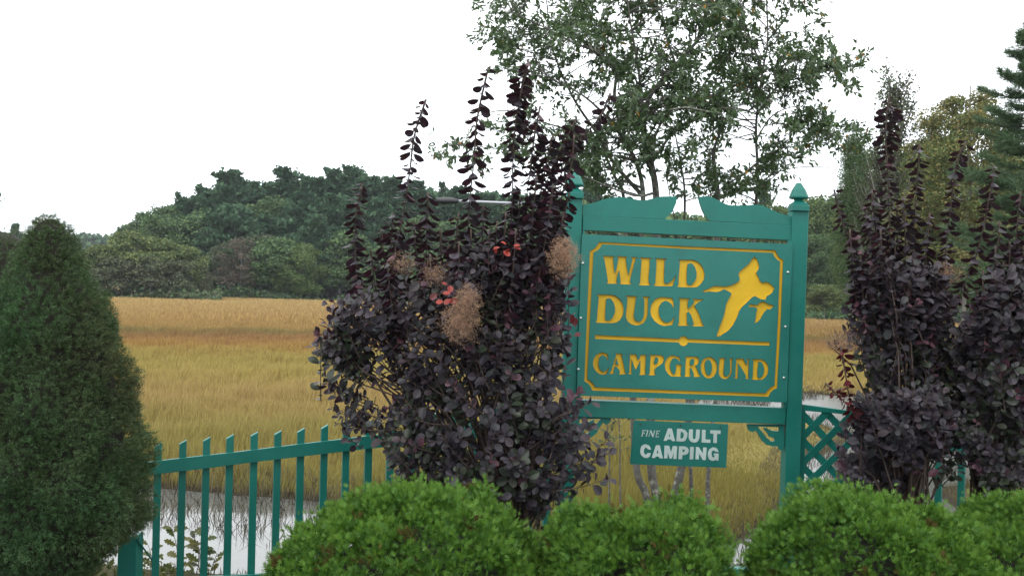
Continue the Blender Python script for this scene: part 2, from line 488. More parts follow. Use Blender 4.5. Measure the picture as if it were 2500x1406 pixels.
root = thing('campground_sign', 'tall teal wooden sign reading WILD DUCK CAMPGROUND with yellow carved flying ducks', 'sign', SP.p(1660, 1400, -0.03) * np.array([1, 1, 0]))
BF = 0.035            # board face, in front of the frame plane
REC = 0.016           # depth of the carving
V, T, Q = prism([board, g_out], SP, BF, BF - REC)
acc = Acc(); acc.add(V, T, Q)
V, T, Q = prism([g_in] + [c[1][0] for c in carved], SP, BF, BF - REC); acc.add(V, T, Q)
for nm, lp in carved:
    for h in lp[1:]:
        V, T, Q = prism([h], SP, BF, BF - REC); acc.add(V, T, Q)
V, T, Q = prism([board], SP, BF - REC - 0.002, BF - REC - 0.022); acc.add(V, T, Q)
sign_board = acc.obj('sign_board', TEAL_BOARD, root)


def tray(lps, name):
    """the painted floor and walls of one carved shape"""
    pts = np.array([p for lp in lps for p in lp], float); n = len(pts)
    c = 0.0
    F = SP.p(pts[:, 0], pts[:, 1], BF - 0.0035)
    # pull the walls a hair off the cut
    k = 0; off = np.zeros((n, 2))
    for li, lp in enumerate(lps):
        a = np.array(lp); e = np.roll(a, -1, 0) - np.roll(a, 1, 0)
        nn = np.stack([-e[:, 1], e[:, 0]], 1); nn /= np.linalg.norm(nn, axis=1)[:, None] + 1e-9
        s = 1 if area2(lp) > 0 else -1
        if li: s = -s
        off[k:k + len(lp)] = nn * s * 0.22; k += len(lp)
    pts2 = pts + off
    F = SP.p(pts2[:, 0], pts2[:, 1], BF - 0.0035); B = SP.p(pts2[:, 0], pts2[:, 1], BF - REC)
    t = np.array(tess(lps)).reshape(-1, 3)
    a, b, cc = B[t[:, 0]], B[t[:, 1]], B[t[:, 2]]
    nn = np.cross(b - a, cc - a) @ SP.n; t[nn < 0] = t[nn < 0][:, ::-1]
    q = []; k = 0
    for lp in lps:
        m = len(lp)
        for i in range(m):
            q.append((k + i, k + (i + 1) % m, n + k + (i + 1) % m, n + k + i))
        k += m
    return mesh_obj(name, np.concatenate([F, B]), t + n, q, [YELLOW], sign_board)


for nm, lp in carved:
    o = tray(lp, nm)
carved_big = [o for o in sign_board.children if o.name.startswith('duck_emblem')]
carved_big[0]['label'] = 'large yellow flying duck'; carved_big[1]['label'] = 'small yellow flying duck'
tray([g_out, g_in], 'border_groove')

METAL, nt, b, _ = new_mat('bolt_metal')
b.inputs['Base Color'].default_value = (0.6, 0.62, 0.6, 1); b.inputs['Metallic'].default_value = 0.7; b.inputs['Roughness'].default_value = 0.3
bolt_me = None
for (px, py) in [(1920,665),(1914,797),(1910,921),(1422,643),(1417,776),(1411,900)]:
    if bolt_me is None:
        a = np.arange(10) / 10 * 2 * math.pi; rr = [0.0095, 0.0095, 0.006]; hh = [0, 0.005, 0.009]
        Vb = np.concatenate([[(r * math.cos(x), -h, r * math.sin(x)) for x in a] for r, h in zip(rr, hh)] + [[(0, -0.0095, 0)]])
        Qb = [(k * 10 + i, k * 10 + (i + 1) % 10, k * 10 + 10 + (i + 1) % 10, k * 10 + 10 + i) for k in range(2) for i in range(10)]
        Tb = [(20 + i, 20 + (i + 1) % 10, 30) for i in range(10)]
        bolt_me = build_mesh('bolt', Vb, Tb, Qb, [METAL], smooth=True)
    o = bpy.data.objects.new('bolt', bolt_me); link(o, sign_board)
    o.location = tuple(SP.p(px, py, BF) - world_loc(sign_board))


def pris_obj(name, lps, plane, f, b, mat, parent, bev=0.003):
    V, T, Q = prism(lps, plane, f, b)
    o = mesh_obj(name, V, T, Q, [mat], parent)
    if bev: bevel(o, bev, 1)
    return o


def zpx(px, z, plane=SP):
    """survey y of height z on the plane near column px"""
    lo, hi = 0.0, 4000.0
    for _ in range(40):
        m = (lo + hi) / 2
        if plane.p(px, m)[2] > z: lo = m
        else: hi = m
    return lo


def finial(name, cx, top, base, w, parent):
    """square turned finial: block, cove, neck and acorn, chamfered corners"""
    c0 = SP.p(cx, base, -0.035); c1 = SP.p(cx, top, -0.035)
    H = c1[2] - c0[2]; r = w / 2
    prof = [(0, 1.0), (0.17, 1.0), (0.19, .93), (0.25, 0.93), (0.30, 0.72), (0.36, 0.46), (0.41, 0.50), (0.44, 0.93), (0.48, 1.0), (0.52, .99), (0.75, 0.72), (0.92, 0.40), (0.99, 0.27), (1.0, 0.20)]
    ch = 0.36
    ring = [(1, -1 + ch), (1, 1 - ch), (1 - ch, 1), (-1 + ch, 1), (-1, 1 - ch), (-1, -1 + ch), (-1 + ch, -1), (1 - ch, -1)]
    V = []
    for t, s in prof:
        cc = c0 * (1 - t) + c1 * t
        chs = 0.06 if t < 0.3 else ch
        rg = [(math.copysign(1, x) if abs(x) == 1 else math.copysign(1 - chs, x), math.copysign(1, y) if abs(y) == 1 else math.copysign(1 - chs, y)) for x, y in ring]
        for x, y in rg: V.append(cc + np.array([x * s * r, y * s * r, 0]))
    n = len(prof)
    Q = [(k * 8 + i, k * 8 + (i + 1) % 8, k * 8 + 8 + (i + 1) % 8, k * 8 + 8 + i) for k in range(n - 1) for i in range(8)]
    V.append(c1 + np.array([0, 0, 0.003])); V.append(c0)
    T = [((n - 1) * 8 + i, (n - 1) * 8 + (i + 1) % 8, n * 8) for i in range(8)] + [((i + 1) % 8, i, n * 8 + 1) for i in range(8)]
    return mesh_obj(name, V, T, Q, [TEAL], parent)


# posts
pr = pris_obj('post', [[(1934,515),(1975,515),(1961,900),(1952,1200),(1941,1500),(1899,1500),(1915,1206),(1922,960)]], SP, 0.005, -0.125, TEAL, root, 0.006)
pl = pris_obj('post', [[(1384,484),(1422,484),(1414,760),(1407,980),(1400,1200),(1389,1500),(1350,1500),(1366,1200),(1372,980),(1378,760)]], SP, 0.005, -0.125, TEAL, root, 0.006)
for p_, cx, base, top in ((pr, 1953.5, 515, 446), (pl, 1404, 484, 416)):
    finial('finial', cx, top, base, 0.128, p_)
pris_obj('top_rail', [[(1422.5,526),(1933.5,550),(1933.5,587),(1422.5,562)]], SP, -0.012, -0.095, TEAL, root)
pris_obj('bottom_rail', [[(1407.5,976),(1919.5,996),(1917.5,1036),(1406,1017)]], SP, 0.0, -0.095, TEAL, root)
pris_obj('lower_rail', [[(1394,1384),(1904,1391),(1903,1420),(1393,1412)]], SP, -0.01, -0.095, TEAL, root)
S5 = lambda pts: [(1420 + x / 5, 460 + y / 5) for x, y in pts]
def curve_poly(pts, ncurve):
    """smooth the first ncurve points, keep the rest straight"""
    c = spline(np.array(pts[:ncurve], float), ncurve * 4)
    return [tuple(p) for p in c] + pts[ncurve:]
pris_obj('pediment_scroll', [curve_poly(S5([(15,200),(130,180),(250,140),(380,112),(520,105),(640,128),(760,145),(840,130),(960,100),(1080,95),(1170,100),(1160,180),(1110,290),(1030,360)]), 10)
         + [(1627.5, 534.5), (1423, 525.5)]], SP, -0.020, -0.055, TEAL, root, 0.0)
rp = S5([(1435,110),(1500,95),(1580,100),(1650,130),(1760,185),(1840,205),(2000,205),(2180,200),(2280,235),(2400,290),(2510,325),(2567,345)])
pris_obj('pediment_scroll', [curve_poly(rp, 12) + [(1933.3, 549.5), (1734, 539)] + S5([(1520,340),(1480,260),(1450,170)])], SP, -0.020, -0.055, TEAL, root, 0.0)

Z6 = lambda pts: [(1800 + x / 5.02, 960 + y / 5.02) for x, y in pts]
br = Z6([(135,385),(585,392),(590,640),(575,700),(555,710),(530,695),(520,655),(450,655),(380,640),(320,590),(270,500),(235,455),(225,475),(195,482),(160,465),(145,430)])
h1 = Z6([(262,412),(530,420),(530,472),(440,465),(370,430),(342,428),(352,455),(395,505),(405,535),(440,552),(470,545),(478,585),(455,598),(425,595),(370,545),(320,480)])
pris_obj('scroll_bracket', [br, h1], SP, -0.03, -0.06, TEAL, root, 0.0)
def mir(lp):   # mirrored onto the left post (a little lower left because the frame leans)
    return [(1403 + (1918 - x) * 1.0, y - 19) for x, y in lp]
pris_obj('scroll_bracket', [mir(br), mir(h1)], SP, -0.03, -0.06, TEAL, root, 0.0)
# cleats behind the board, seen in the gap at its corners
for a, b_ in (((1409,964),(1417,976)), ((1912,979),(1920,996)), ((1924,587),(1933,600)), ((1423,563),(1428,575))):
    pris_obj('cleat', [[a, (b_[0], a[1]), b_, (a[0], b_[1])]], SP, 0.012, -0.05, TEAL, root, 0.0)

# grey pipe arm running left from the post behind the purple bush
PIPE, nt, b, _ = new_mat('galvanised_pipe')
b.inputs['Base Color'].default_value = (0.32, 0.34, 0.37, 1); b.inputs['Metallic'].default_value = 0.5; b.inputs['Roughness'].default_value = 0.45
P = np.stack([SP.p(x, y, -0.06) for x, y in ((1384, 500), (1235, 494.5), (1160, 491.5), (1115, 489.5))])
acc = Acc(); acc.add(*tube(P, 0.0125, 10)); P2 = np.stack([SP.p(x, y, -0.06) for x, y in ((1118, 489.5), (1090, 488.5), (1064, 488))])
acc.obj('pipe_arm', PIPE, root, True)
LAMPB, nt, b, _ = new_mat('dark_lamp_metal'); b.inputs['Base Color'].default_value = (0.03, 0.032, 0.035, 1); b.inputs['Roughness'].default_value = 0.5
acc = Acc(); acc.add(*tube(spline(P2, 5), [0.017, 0.024, 0.028, 0.026, 0.02], 12)); acc.obj('lamp_head', LAMPB, root, True)

# small sign hanging under the bottom rail
SP2 = Plane(1.3, 7.5, 0.02)
small = thing('hanging_sign', 'small teal hanging board reading FINE ADULT CAMPING in pale letters', 'sign', SP.p(1657, 1131, -0.01))
pris_obj('panel', [[(1546,1025),(1776,1034.5),(1771,1140),(1537,1131)]], SP, 0.028, 0.004, TEAL_BOARD, small, 0.002)
A = (1540, 1030)
white = [
 ('letter_a', [(890,140),(985,140),(1065,450),(985,445),(968,405),(878,405),(862,440),(782,438)], [(928,262),(948,340),(908,340)]),
 ('letter_d', [(1112,145),(1230,150),(1320,185),(1368,260),(1355,350),(1310,440),(1250,458),(1095,450)], [(1200,222),(1250,230),(1278,290),(1262,365),(1240,382),(1190,380)]),
 ('letter_u', [(1405,160),(1500,162),(1492,330),(1500,390),(1530,400),(1562,385),(1575,165),(1668,168),(1655,380),(1610,460),(1540,485),(1450,465),(1400,400),(1393,330)]),
 ('letter_l', [(1718,170),(1808,175),(1800,405),(1925,412),(1918,490),(1708,478)]),
 ('letter_t', [(1920,182),(2172,190),(2168,275),(2085,268),(2080,495),(1995,490),(2000,280),(1970,265),(1918,262)]),
 ('letter_c', [(360,525),(440,560),(485,655),(405,650),(380,615),(340,605),(312,640),(303,720),(325,765),(360,775),(395,735),(475,740),(450,820),(395,858),(310,850),(240,790),(212,710),(235,590),(290,535)]),
 ('letter_a', [(600,548),(692,550),(768,868),(688,862),(665,825),(595,822),(575,858),(495,855)], [(636,655),(660,745),(612,748)]),
 ('letter_m', [(808,555),(920,560),(965,715),(1010,565),(1115,572),(1095,882),(1022,878),(1035,720),(985,872),(930,870),(888,720),(875,868),(795,865)]),
 ('letter_p', [(1158,572),(1300,575),(1375,610),(1400,680),(1370,755),(1300,785),(1245,785),(1232,888),(1142,885)], [(1245,645),(1290,655),(1308,680),(1285,708),(1240,710)]),
 ('letter_i', [(1430,585),(1522,588),(1505,892),(1415,890)]),
 ('letter_n', [(1570,590),(1640,592),(1738,745),(1748,600),(1832,605),(1812,908),(1735,905),(1650,745),(1640,892),(1560,890)]),
 ('letter_g', [(1990,595),(2080,620),(2128,712),(2045,705),(2010,670),(1960,690),(1948,760),(1965,830),(2010,845),(2035,810),(2005,800),(2008,745),(2125,750),(2115,925),(2050,905),(1970,930),(1890,890),(1860,800),(1862,720),(1900,640)]),
 ('small_letter_f', [(265,180),(370,182),(362,205),(345,195),(300,192),(290,245),(320,243),(332,235),(322,278),(312,262),(288,258),(270,325),(280,335),(232,332),(250,322),(278,190)]),
 ('small_letter_i', [(375,182),(418,184),(408,194),(378,322),(388,332),(345,330),(355,320),(388,192)]),
 ('small_letter_n', [(440,184),(482,188),(530,290),(552,200),(545,190),(590,192),(575,202),(535,350),(515,352),(462,225),(435,325),(445,338),(412,335),(425,325),(458,200)]),
 ('small_letter_e', [(600,190),(700,194),(690,225),(678,207),(640,204),(625,258),(655,258),(668,250),(655,292),(648,275),(620,270),(605,335),(650,338),(675,318),(662,352),(575,350),(590,340),(618,202)]),
]
for w in white:
    pris_obj(w[0], loops(*A, w[1], *w[2:]), SP, 0.0305, 0.0283, LETTER_WHITE, small, 0.0)
for px, py in ((1562, 1034), (1660, 1037), (1757, 1041)):
    c = SP.p(px, py, 0.030); Vb, Qb = box(c, (0.012, 0.006, 0.012)); mesh_obj('screw', Vb, None, Qb, [LAMPB], small)

# ------------------------------------------------------------------ fences
D1 = lambda px: 7.0 + (px - 380) / 575 * 0.6
a0, a1 = W(380, 1140, 7.0), W(955, 1080, 7.6)
FP = Plane(a0[0], a0[1], (a1[1] - a0[1]) / (a1[0] - a0[0]))
fence = thing('picket_fence', 'teal picket fence rising in a curve from the clipped conifer to the tall sign', 'fence', (a0[0], a0[1], 0))
pk = [387,447,505,563,621,679,736,793,848,903,956,1008,1058,1108,1157,1205,1252,1298,1342]
for i, x in enumerate(pk):
    w = 18.5 - (x - 387) * 0.0035 + random.uniform(-.6, .6); x += random.uniform(-.9, .9)
    yt = 1081 - (x - 387) * 0.108 + random.uniform(-1.5, 2.0)
    x0 = x - w / 2; l = 0.023 * (1470 - yt)
    o = pris_obj('picket', [[(x0, yt + 10), (x0 + w, yt), (x0 + w - l, 1470), (x0 - l, 1470)]], FP, 0.0, -0.045, TEAL, fence, 0.002)
tx = np.array([354.6, 446, 576, 720, 828, 900, 1000, 1100, 1200, 1300, 1368]); ty = [1127, 1116, 1101.6, 1083.6, 1071, 1062, 1051, 1040, 1029, 1018, 1011]
bx = [1366, 1300, 1200, 1100, 1000, 893, 828, 720, 612, 504, 367]; by = [1044, 1051, 1061, 1072, 1083, 1094, 1101.6, 1114, 1127, 1141, 1157]
pris_obj('rail', [list(zip(tx, ty)) + list(zip(bx, by))], FP, 0.030, 0.003, TEAL, fence, 0.002)
pris_obj('rail', [[(330,1412),(504,1404),(662,1397),(1000,1383),(1366,1372),(1366,1402),(1000,1413),(662,1427),(504,1434),(330,1442)]], FP, 0.030, 0.003, TEAL, fence, 0.002)
# the short stout post and its stay at the fence's left end
FP2 = Plane(float(W(310, 1350, 6.7)[0]), 6.7, 0.0)
gpost = thing('short_post', 'short stout teal post with a slanted top under the big clipped conifer', 'post', tuple(W(310, 1350, 6.7) * np.array([1, 1, 0])))
pris_obj('post_shaft', [[(288,1322),(296,1312),(333,1308),(330,1540),(282,1540)]], FP2, 0.0, -0.13, TEAL, gpost, 0.004)
acc = Acc(); acc.add(*tube(np.stack([W(332, 1312, 6.68), W(371, 1366, 6.95)]), 0.006, 6)); acc.obj('stay_rod', TEAL, gpost)

# lattice panel right of the sign
LP = Plane(float(W(1965, 1100, 7.62)[0]), 7.62, 0.05)
lat = thing('lattice_panel', 'teal diagonal lattice panel between the tall sign post and the purple bush', 'trellis', tuple(LP.p(2020, 1400) * np.array([1, 1, 0])))
pris_obj('top_rail', [[(1957,986),(2045,998),(2110,1006),(2109,1016),(2044,1008.5),(1957,1001)]], LP, 0.024, -0.03, TEAL, lat, 0.002)
pris_obj('side_stile', [[(1955,1001.3),(1965,1002.2),(1957,1470),(1944,1470)]], LP, 0.02, -0.03, TEAL, lat, 0.002)
pris_obj('side_stile', [[(2098,1015.8),(2109,1017),(2101,1470),(2090,1470)]], LP, 0.02, -0.03, TEAL, lat, 0.002)
def clip_band(a, b, hw, poly):
    """strip from a to b of half width hw clipped to a convex polygon"""
    a, b = np.array(a, float), np.array(b, float); d = (b - a) / np.linalg.norm(b - a); n = np.array([-d[1], d[0]])
    P = [a + n * hw, b + n * hw, b - n * hw, a - n * hw]
    for i in range(len(poly)):
        p, q = np.array(poly[i], float), np.array(poly[(i + 1) % len(poly)], float)
        out = []
        inside = lambda r: (q[0] - p[0]) * (r[1] - p[1]) - (q[1] - p[1]) * (r[0] - p[0]) >= 0
        for j in range(len(P)):
            r, s = P[j], P[(j + 1) % len(P)]
            if inside(r): out.append(r)
            if inside(r) != inside(s):
                den = (q[0] - p[0]) * (s[1] - r[1]) - (q[1] - p[1]) * (s[0] - r[0])
                t = ((q[0] - p[0]) * (p[1] - r[1]) - (q[1] - p[1]) * (p[0] - r[0])) / den
                out.append(r + t * (s - r))
        P = out
        if len(P) < 3: return None
    return [tuple(v) for v in P]
lpoly = [(1965.5, 1001.5), (2098, 1015), (2090, 1440), (1957, 1440)]
# hole centres at (1986,1070) (1985,1133) (2017,1040) : bands between them
hc = np.array([1986.0, 1070.0]); e1 = np.array([31.5, -31.0]); e2 = np.array([31.5, 32.5])
for k in range(-16, 17):
    for e, o_, off in ((e1, e2, 0.014), (e2, e1, 0.002)):
        m = hc + o_ * (k + 0.5)
        lp = clip_band(m - e * 22, m + e * 22, 8.3, lpoly)
        if lp is None or abs(area2(lp)) < 60: continue
        pris_obj('slat', [lp], LP, off, off - 0.010, TEAL, lat, 0.0)

# fence right of the lattice
b0, b1 = W(2240, 1080, 8.3), W(2500, 1110, 7.8)
RP = Plane(b0[0], b0[1], (b1[1] - b0[1]) / (b1[0] - b0[0]))
f2 = thing('picket_fence', 'teal picket fence behind the right-hand purple bushes, dropping away from the lattice', 'fence', (b0[0], b0[1], 0))
pris_obj('end_post', [[(2229,1062),(2251,1064),(2247,1440),(2224,1440)]], RP, 0.03, -0.06, TEAL, f2, 0.004)
pris_obj('rail', [[(2251.5,1063),(2288,1067),(2437,1091),(2500,1100),(2620,1118),(2620,1148),(2500,1129),(2437,1119),(2288,1094),(2251.5,1089)]], RP, 0.03, 0.003, TEAL, f2, 0.002)
pris_obj('rail', [[(2250,1372),(2620,1395),(2620,1425),(2250,1402)]], RP, 0.03, 0.003, TEAL, f2, 0.002)
for i, x in enumerate([2292, 2348, 2404, 2461, 2517, 2573, 2612]):
    yt = 1034 + (x - 2251) * 0.155
    pris_obj('picket', [[(x - 8, yt + 8), (x + 8, yt), (x - 0, 1460), (x - 16, 1460)]], RP, 0.0, -0.045, TEAL, f2, 0.002)
# ------------------------------------------------------------------ the ground, the creek and the marsh
WZ = -1.3                                     # water level
far_edge = [ground_pt(x, y, WZ)[:2] for x, y in
            [(-400,1190),(0,1200),(200,1198),(370,1192),(480,1200),(600,1212),(760,1222),(900,1262),(1100,1300),(1400,1335),(1650,1350),(1790,1330),
             (1885,1285),(1945,1200),(1972,1122),(2062,1092),(2075,1072),(2045,1050),(1985,1042),(1900,1034),(1745,1026),(1700,990),(1722,968),(1900,959),(1990,962),(2120,972),(2300,972),(2600,990),(3200,1020)]]
near_edge = [(16, 26), (11, 21), (8, 18.5), (7.6, 15.6), (6.0, 13.4), (4.6, 12.7), (3.3, 12.4), (1.5, 12.2), (0, 11.6), (-1.5, 11.0), (-4, 10.6), (-8, 10.4), (-14, 10.6)]
creek = [tuple(p) for p in far_edge] + near_edge


def dist_poly(x, y, poly):
    d = np.full(np.shape(x), 1e9)
    for i in range(len(poly)):
        x1, y1 = poly[i]; x2, y2 = poly[(i + 1) % len(poly)]
        l2 = (x2 - x1) ** 2 + (y2 - y1) ** 2 + 1e-9
        t = np.clip(((x - x1) * (x2 - x1) + (y - y1) * (y2 - y1)) / l2, 0, 1)
        d = np.minimum(d, np.hypot(x - x1 - t * (x2 - x1), y - y1 - t * (y2 - y1)))
    return d


def sstep(a, b, x):
    t = np.clip((x - a) / (b - a), 0, 1); return t * t * (3 - 2 * t)


def near_side(x, y):
    """1 on the garden bank, 0 on the marsh"""
    ne = np.array(sorted([(px, py) for px, py in near_edge]))
    yb = np.interp(x, ne[:, 0], ne[:, 1])
    return (y < yb + 0.4).astype(float)


def height(x, y):
    x = np.asarray(x, float); y = np.asarray(y, float)
    ins = in_poly(x, y, creek); d = dist_poly(x, y, creek)
    marsh = WZ + 0.02 + 0.22 * sstep(0, 0.8, d) + 0.03 * fnoise(x, y, 1.1, 3)
    ne = np.array(sorted([(px, py) for px, py in near_edge])); yb = np.interp(x, ne[:, 0], ne[:, 1])
    bank = 0.0 + (WZ + 0.03) * sstep(0.0, 1.0, (y - 7.75) / np.maximum(yb - 7.75, 0.5) * np.where(x < 0.3, 1.9, 1.0)) + 0.03 * fnoise(x, y, 2.0, 4)
    bank = np.where(x > 3.5, np.minimum(0.0, np.maximum(bank, -0.55 - 0.75 * sstep(0, 2.2, 2.2 - d))), bank)
    ns = near_side(x, y)
    h = np.where(ns > 0.5, bank, marsh)
    h = np.where(ins, WZ - 0.5 * sstep(0, 0.5, d) - 0.01, h)
    # the wooded rise behind the marsh
    rise = sstep(172, 205, y + 0.02 * x) * (4.5 + 1.5 * fnoise(x, y, 0.02, 9)) * sstep(-62, -25, x)
    return h + rise


def axis(parts):
    out = []
    for a, b_, s in parts: out.append(np.arange(a, b_, s))
    return np.unique(np.concatenate(out))
xs = axis([(-900, -200, 50), (-200, -40, 8), (-40, -12, 1.0), (-12, 14, 0.22), (14, 40, 1.0), (40, 200, 8), (200, 901, 50)])
ys = axis([(-60, 0, 6), (0, 7, 0.7), (7, 36, 0.22), (36, 60, 1.0), (60, 240, 6), (240, 1400, 60)])
XX, YY = np.meshgrid(xs, ys)
ZZ = height(XX, YY)
nx, ny = len(xs), len(ys)
ii = (np.arange(ny - 1)[:, None] * nx + np.arange(nx - 1)[None]).ravel()
GQ = np.stack([ii, ii + 1, ii + nx + 1, ii + nx], 1)

# one colour recipe for the marsh, shared by the ground and the blades that stand on it
def marsh_color(nt):
    """bands of cordgrass: tan far out, rusty and olive streaks, golden green nearer, from the place itself"""
    g = nt.nodes.new('ShaderNodeNewGeometry')
    sp = nt.nodes.new('ShaderNodeSeparateXYZ'); nt.links.new(g.outputs['Position'], sp.inputs[0])
    mp = nt.nodes.new('ShaderNodeVectorMath'); mp.operation = 'MULTIPLY'; mp.inputs[1].default_value = (0.035, 0.10, 0.0)
    nt.links.new(g.outputs['Position'], mp.inputs[0])
    n1 = noise(nt, 1.0, 4, 0.55, vec=mp.outputs[0])
    mp2 = nt.nodes.new('ShaderNodeVectorMath'); mp2.operation = 'MULTIPLY'; mp2.inputs[1].default_value = (0.3, 0.55, 0.0)
    nt.links.new(g.outputs['Position'], mp2.inputs[0])
    n2 = noise(nt, 1.0, 5, 0.6, vec=mp2.outputs[0])
    def madd(v, k, c):
        n = nt.nodes.new('ShaderNodeMath'); n.operation = 'MULTIPLY_ADD'
        nt.links.new(v, n.inputs[0]); n.inputs[1].default_value = k; n.inputs[2].default_value = c
        return n.outputs[0]
    def add(a, b):
        n = nt.nodes.new('ShaderNodeMath'); n.operation = 'ADD'; nt.links.new(a, n.inputs[0]); nt.links.new(b, n.inputs[1]); return n.outputs[0]
    # the zones lie across the marsh (y) and lean with x
    yy = add(sp.outputs['Y'], add(madd(sp.outputs['X'], -0.30, 0.0), add(madd(n1, 11, -5.5), madd(n2, 5, -2.5))))
    rp = nt.nodes.new('ShaderNodeValToRGB'); el = rp.color_ramp.elements
    stops = [(10, (0.070, 0.062, 0.024)), (15, (0.145, 0.130, 0.034)), (22, (0.205, 0.172, 0.056)), (29, (0.260, 0.190, 0.075)), (36, (0.250, 0.200, 0.065)),
             (45, (0.235, 0.190, 0.060)), (51, (0.245, 0.155, 0.052)), (59, (0.200, 0.118, 0.052)), (64, (0.150, 0.122, 0.048)), (70, (0.245, 0.163, 0.062)), (100, (0.258, 0.176, 0.074)), (170, (0.30, 0.22, 0.095))]
    while len(el) < len(stops): el.new(0.5)
    for i, (p, c) in enumerate(stops): el[i].position = p / 200; el[i].color = (*c, 1)
    nt.links.new(madd(yy, 1 / 200, 0), rp.inputs[0])
    return rp.outputs[0], n1, n2, sp


GROUND, nt, b, _ = new_mat('marsh_and_bank_ground')
mc, n1, n2, sp = marsh_color(nt)
nf = noise(nt, 9, 6, 0.7)
mc = mix_col(nt, mapr(nt, nf, 0.3, 0.75, 0, 0.45), mc, (0.10, 0.07, 0.025))
mud = mix_col(nt, mapr(nt, nf, 0.35, 0.65), (0.022, 0.018, 0.013), (0.045, 0.038, 0.026))
mc = mix_col(nt, mapr(nt, sp.outputs['Z'], WZ + 0.06, WZ + 0.16), mud, mc)
soil = mix_col(nt, mapr(nt, nf, 0.35, 0.65), (0.045, 0.06, 0.02), (0.07, 0.052, 0.032))
mc = mix_col(nt, mapr(nt, sp.outputs['Z'], WZ + 0.42, WZ + 0.60), mc, soil)
nt.links.new(mc, b.inputs['Base Color']); b.inputs['Roughness'].default_value = 1.0; b.inputs['Specular IOR Level'].default_value = 0.1
add_bump(nt, b, nf, 0.8, 0.05)
gme = build_mesh('ground', np.stack([XX, YY, ZZ], -1).reshape(-1, 3), None, GQ, [GROUND], smooth=True)
ground = tag(link(bpy.data.objects.new('marsh_ground', gme)), kind='structure')

WATER, nt, b, _ = new_mat('creek_water')
b.inputs['Base Color'].default_value = (0.10, 0.105, 0.10, 1)
gw = nt.nodes.new('ShaderNodeNewGeometry'); sw = nt.nodes.new('ShaderNodeSeparateXYZ'); nt.links.new(gw.outputs['Position'], sw.inputs[0])
nt.links.new(mapr(nt, sw.outputs['Y'], 17.5, 24, 0.04, 0.30), b.inputs['Roughness'])
b.inputs['IOR'].default_value = 1.33; b.inputs['Specular IOR Level'].default_value = 0.75
tco = nt.nodes.new('ShaderNodeTexCoord'); vm = nt.nodes.new('ShaderNodeVectorMath'); vm.operation = 'MULTIPLY'; vm.inputs[1].default_value = (1, 2.2, 1)
nt.links.new(tco.outputs['Object'], vm.inputs[0])
nw = noise(nt, 1.6, 3, 0.5, vec=vm.outputs[0]); add_bump(nt, b, nw, 0.05, 0.05)
wme = build_mesh('water', [(-60, 8, WZ), (60, 8, WZ), (60, 60, WZ), (-60, 60, WZ)], None, [(0, 1, 2, 3)], [WATER])
tag(link(bpy.data.objects.new('creek_water', wme)), kind='structure')

# ---- grass blades
def blade_mat(name, marsh=True, cols=None, dark=None):
    m, nt, b, out = new_mat(name)
    g = nt.nodes.new('ShaderNodeNewGeometry')
    if marsh:
        c, _, _, _ = marsh_color(nt)
        h = nt.nodes.new('ShaderNodeHueSaturation'); nt.links.new(c, h.inputs['Color'])
        nt.links.new(mapr(nt, g.outputs['Random Per Island'], 0, 1, 0.98, 1.52), h.inputs['Value'])
        nt.links.new(mapr(nt, g.outputs['Random Per Island'], 0, 1, 0.488, 0.512), h.inputs['Hue'])
        c = h.outputs[0]
    else:
        rp = nt.nodes.new('ShaderNodeValToRGB'); el = rp.color_ramp.elements
        while len(el) < len(cols): el.new(0.5)
        for i, cc in enumerate(cols): el[i].position = i / (len(cols) - 1); el[i].color = (*cc, 1)
        nt.links.new(g.outputs['Random Per Island'], rp.inputs[0]); c = rp.outputs[0]
    nt.links.new(c, b.inputs['Base Color']); b.inputs['Roughness'].default_value = 0.8; b.inputs['Specular IOR Level'].default_value = 0.15
    t = nt.nodes.new('ShaderNodeBsdfTranslucent'); nt.links.new(c, t.inputs[0])
    mx = nt.nodes.new('ShaderNodeMixShader'); mx.inputs[0].default_value = 0.22
    nt.links.new(b.outputs[0], mx.inputs[1]); nt.links.new(t.outputs[0], mx.inputs[2]); nt.links.new(mx.outputs[0], out.inputs[0])
    return m
BLADE = blade_mat('marsh_blade')
DEAD = blade_mat('dead_stalk', False, [(0.09, 0.078, 0.035), (0.15, 0.13, 0.07), (0.06, 0.055, 0.028), (0.20, 0.18, 0.12)])


def blades(x, y, h, w, lean, mat, name, z=None, seg=1):
    n = len(x)
    z = height(x, y) - 0.02 if z is None else z
    a = rng.uniform(0, 6.28, n) ; wa = rng.uniform(-0.7, 0.7, n)
    base = np.stack([x, y, z], 1)
    wd = np.stack([np.cos(wa), np.sin(wa), 0 * wa], 1) * (w / 2)[:, None]
    tip = base + np.stack([np.cos(a) * lean * h + 0.06 * h, np.sin(a) * lean * h, h], 1)
    mid = base * 0.5 + tip * 0.5; mid[:, :2] -= (tip - base)[:, :2] * 0.18
    V = np.stack([base - wd, base + wd, mid + wd * .8, mid - wd * .8, tip], 1).reshape(-1, 3)
    o = np.arange(n)[:, None] * 5
    Qd = o + np.array([[0, 1, 2, 3]]); Td = o + np.array([[3, 2, 4]])
    return mesh_obj(name, V, Td, Qd, [mat])


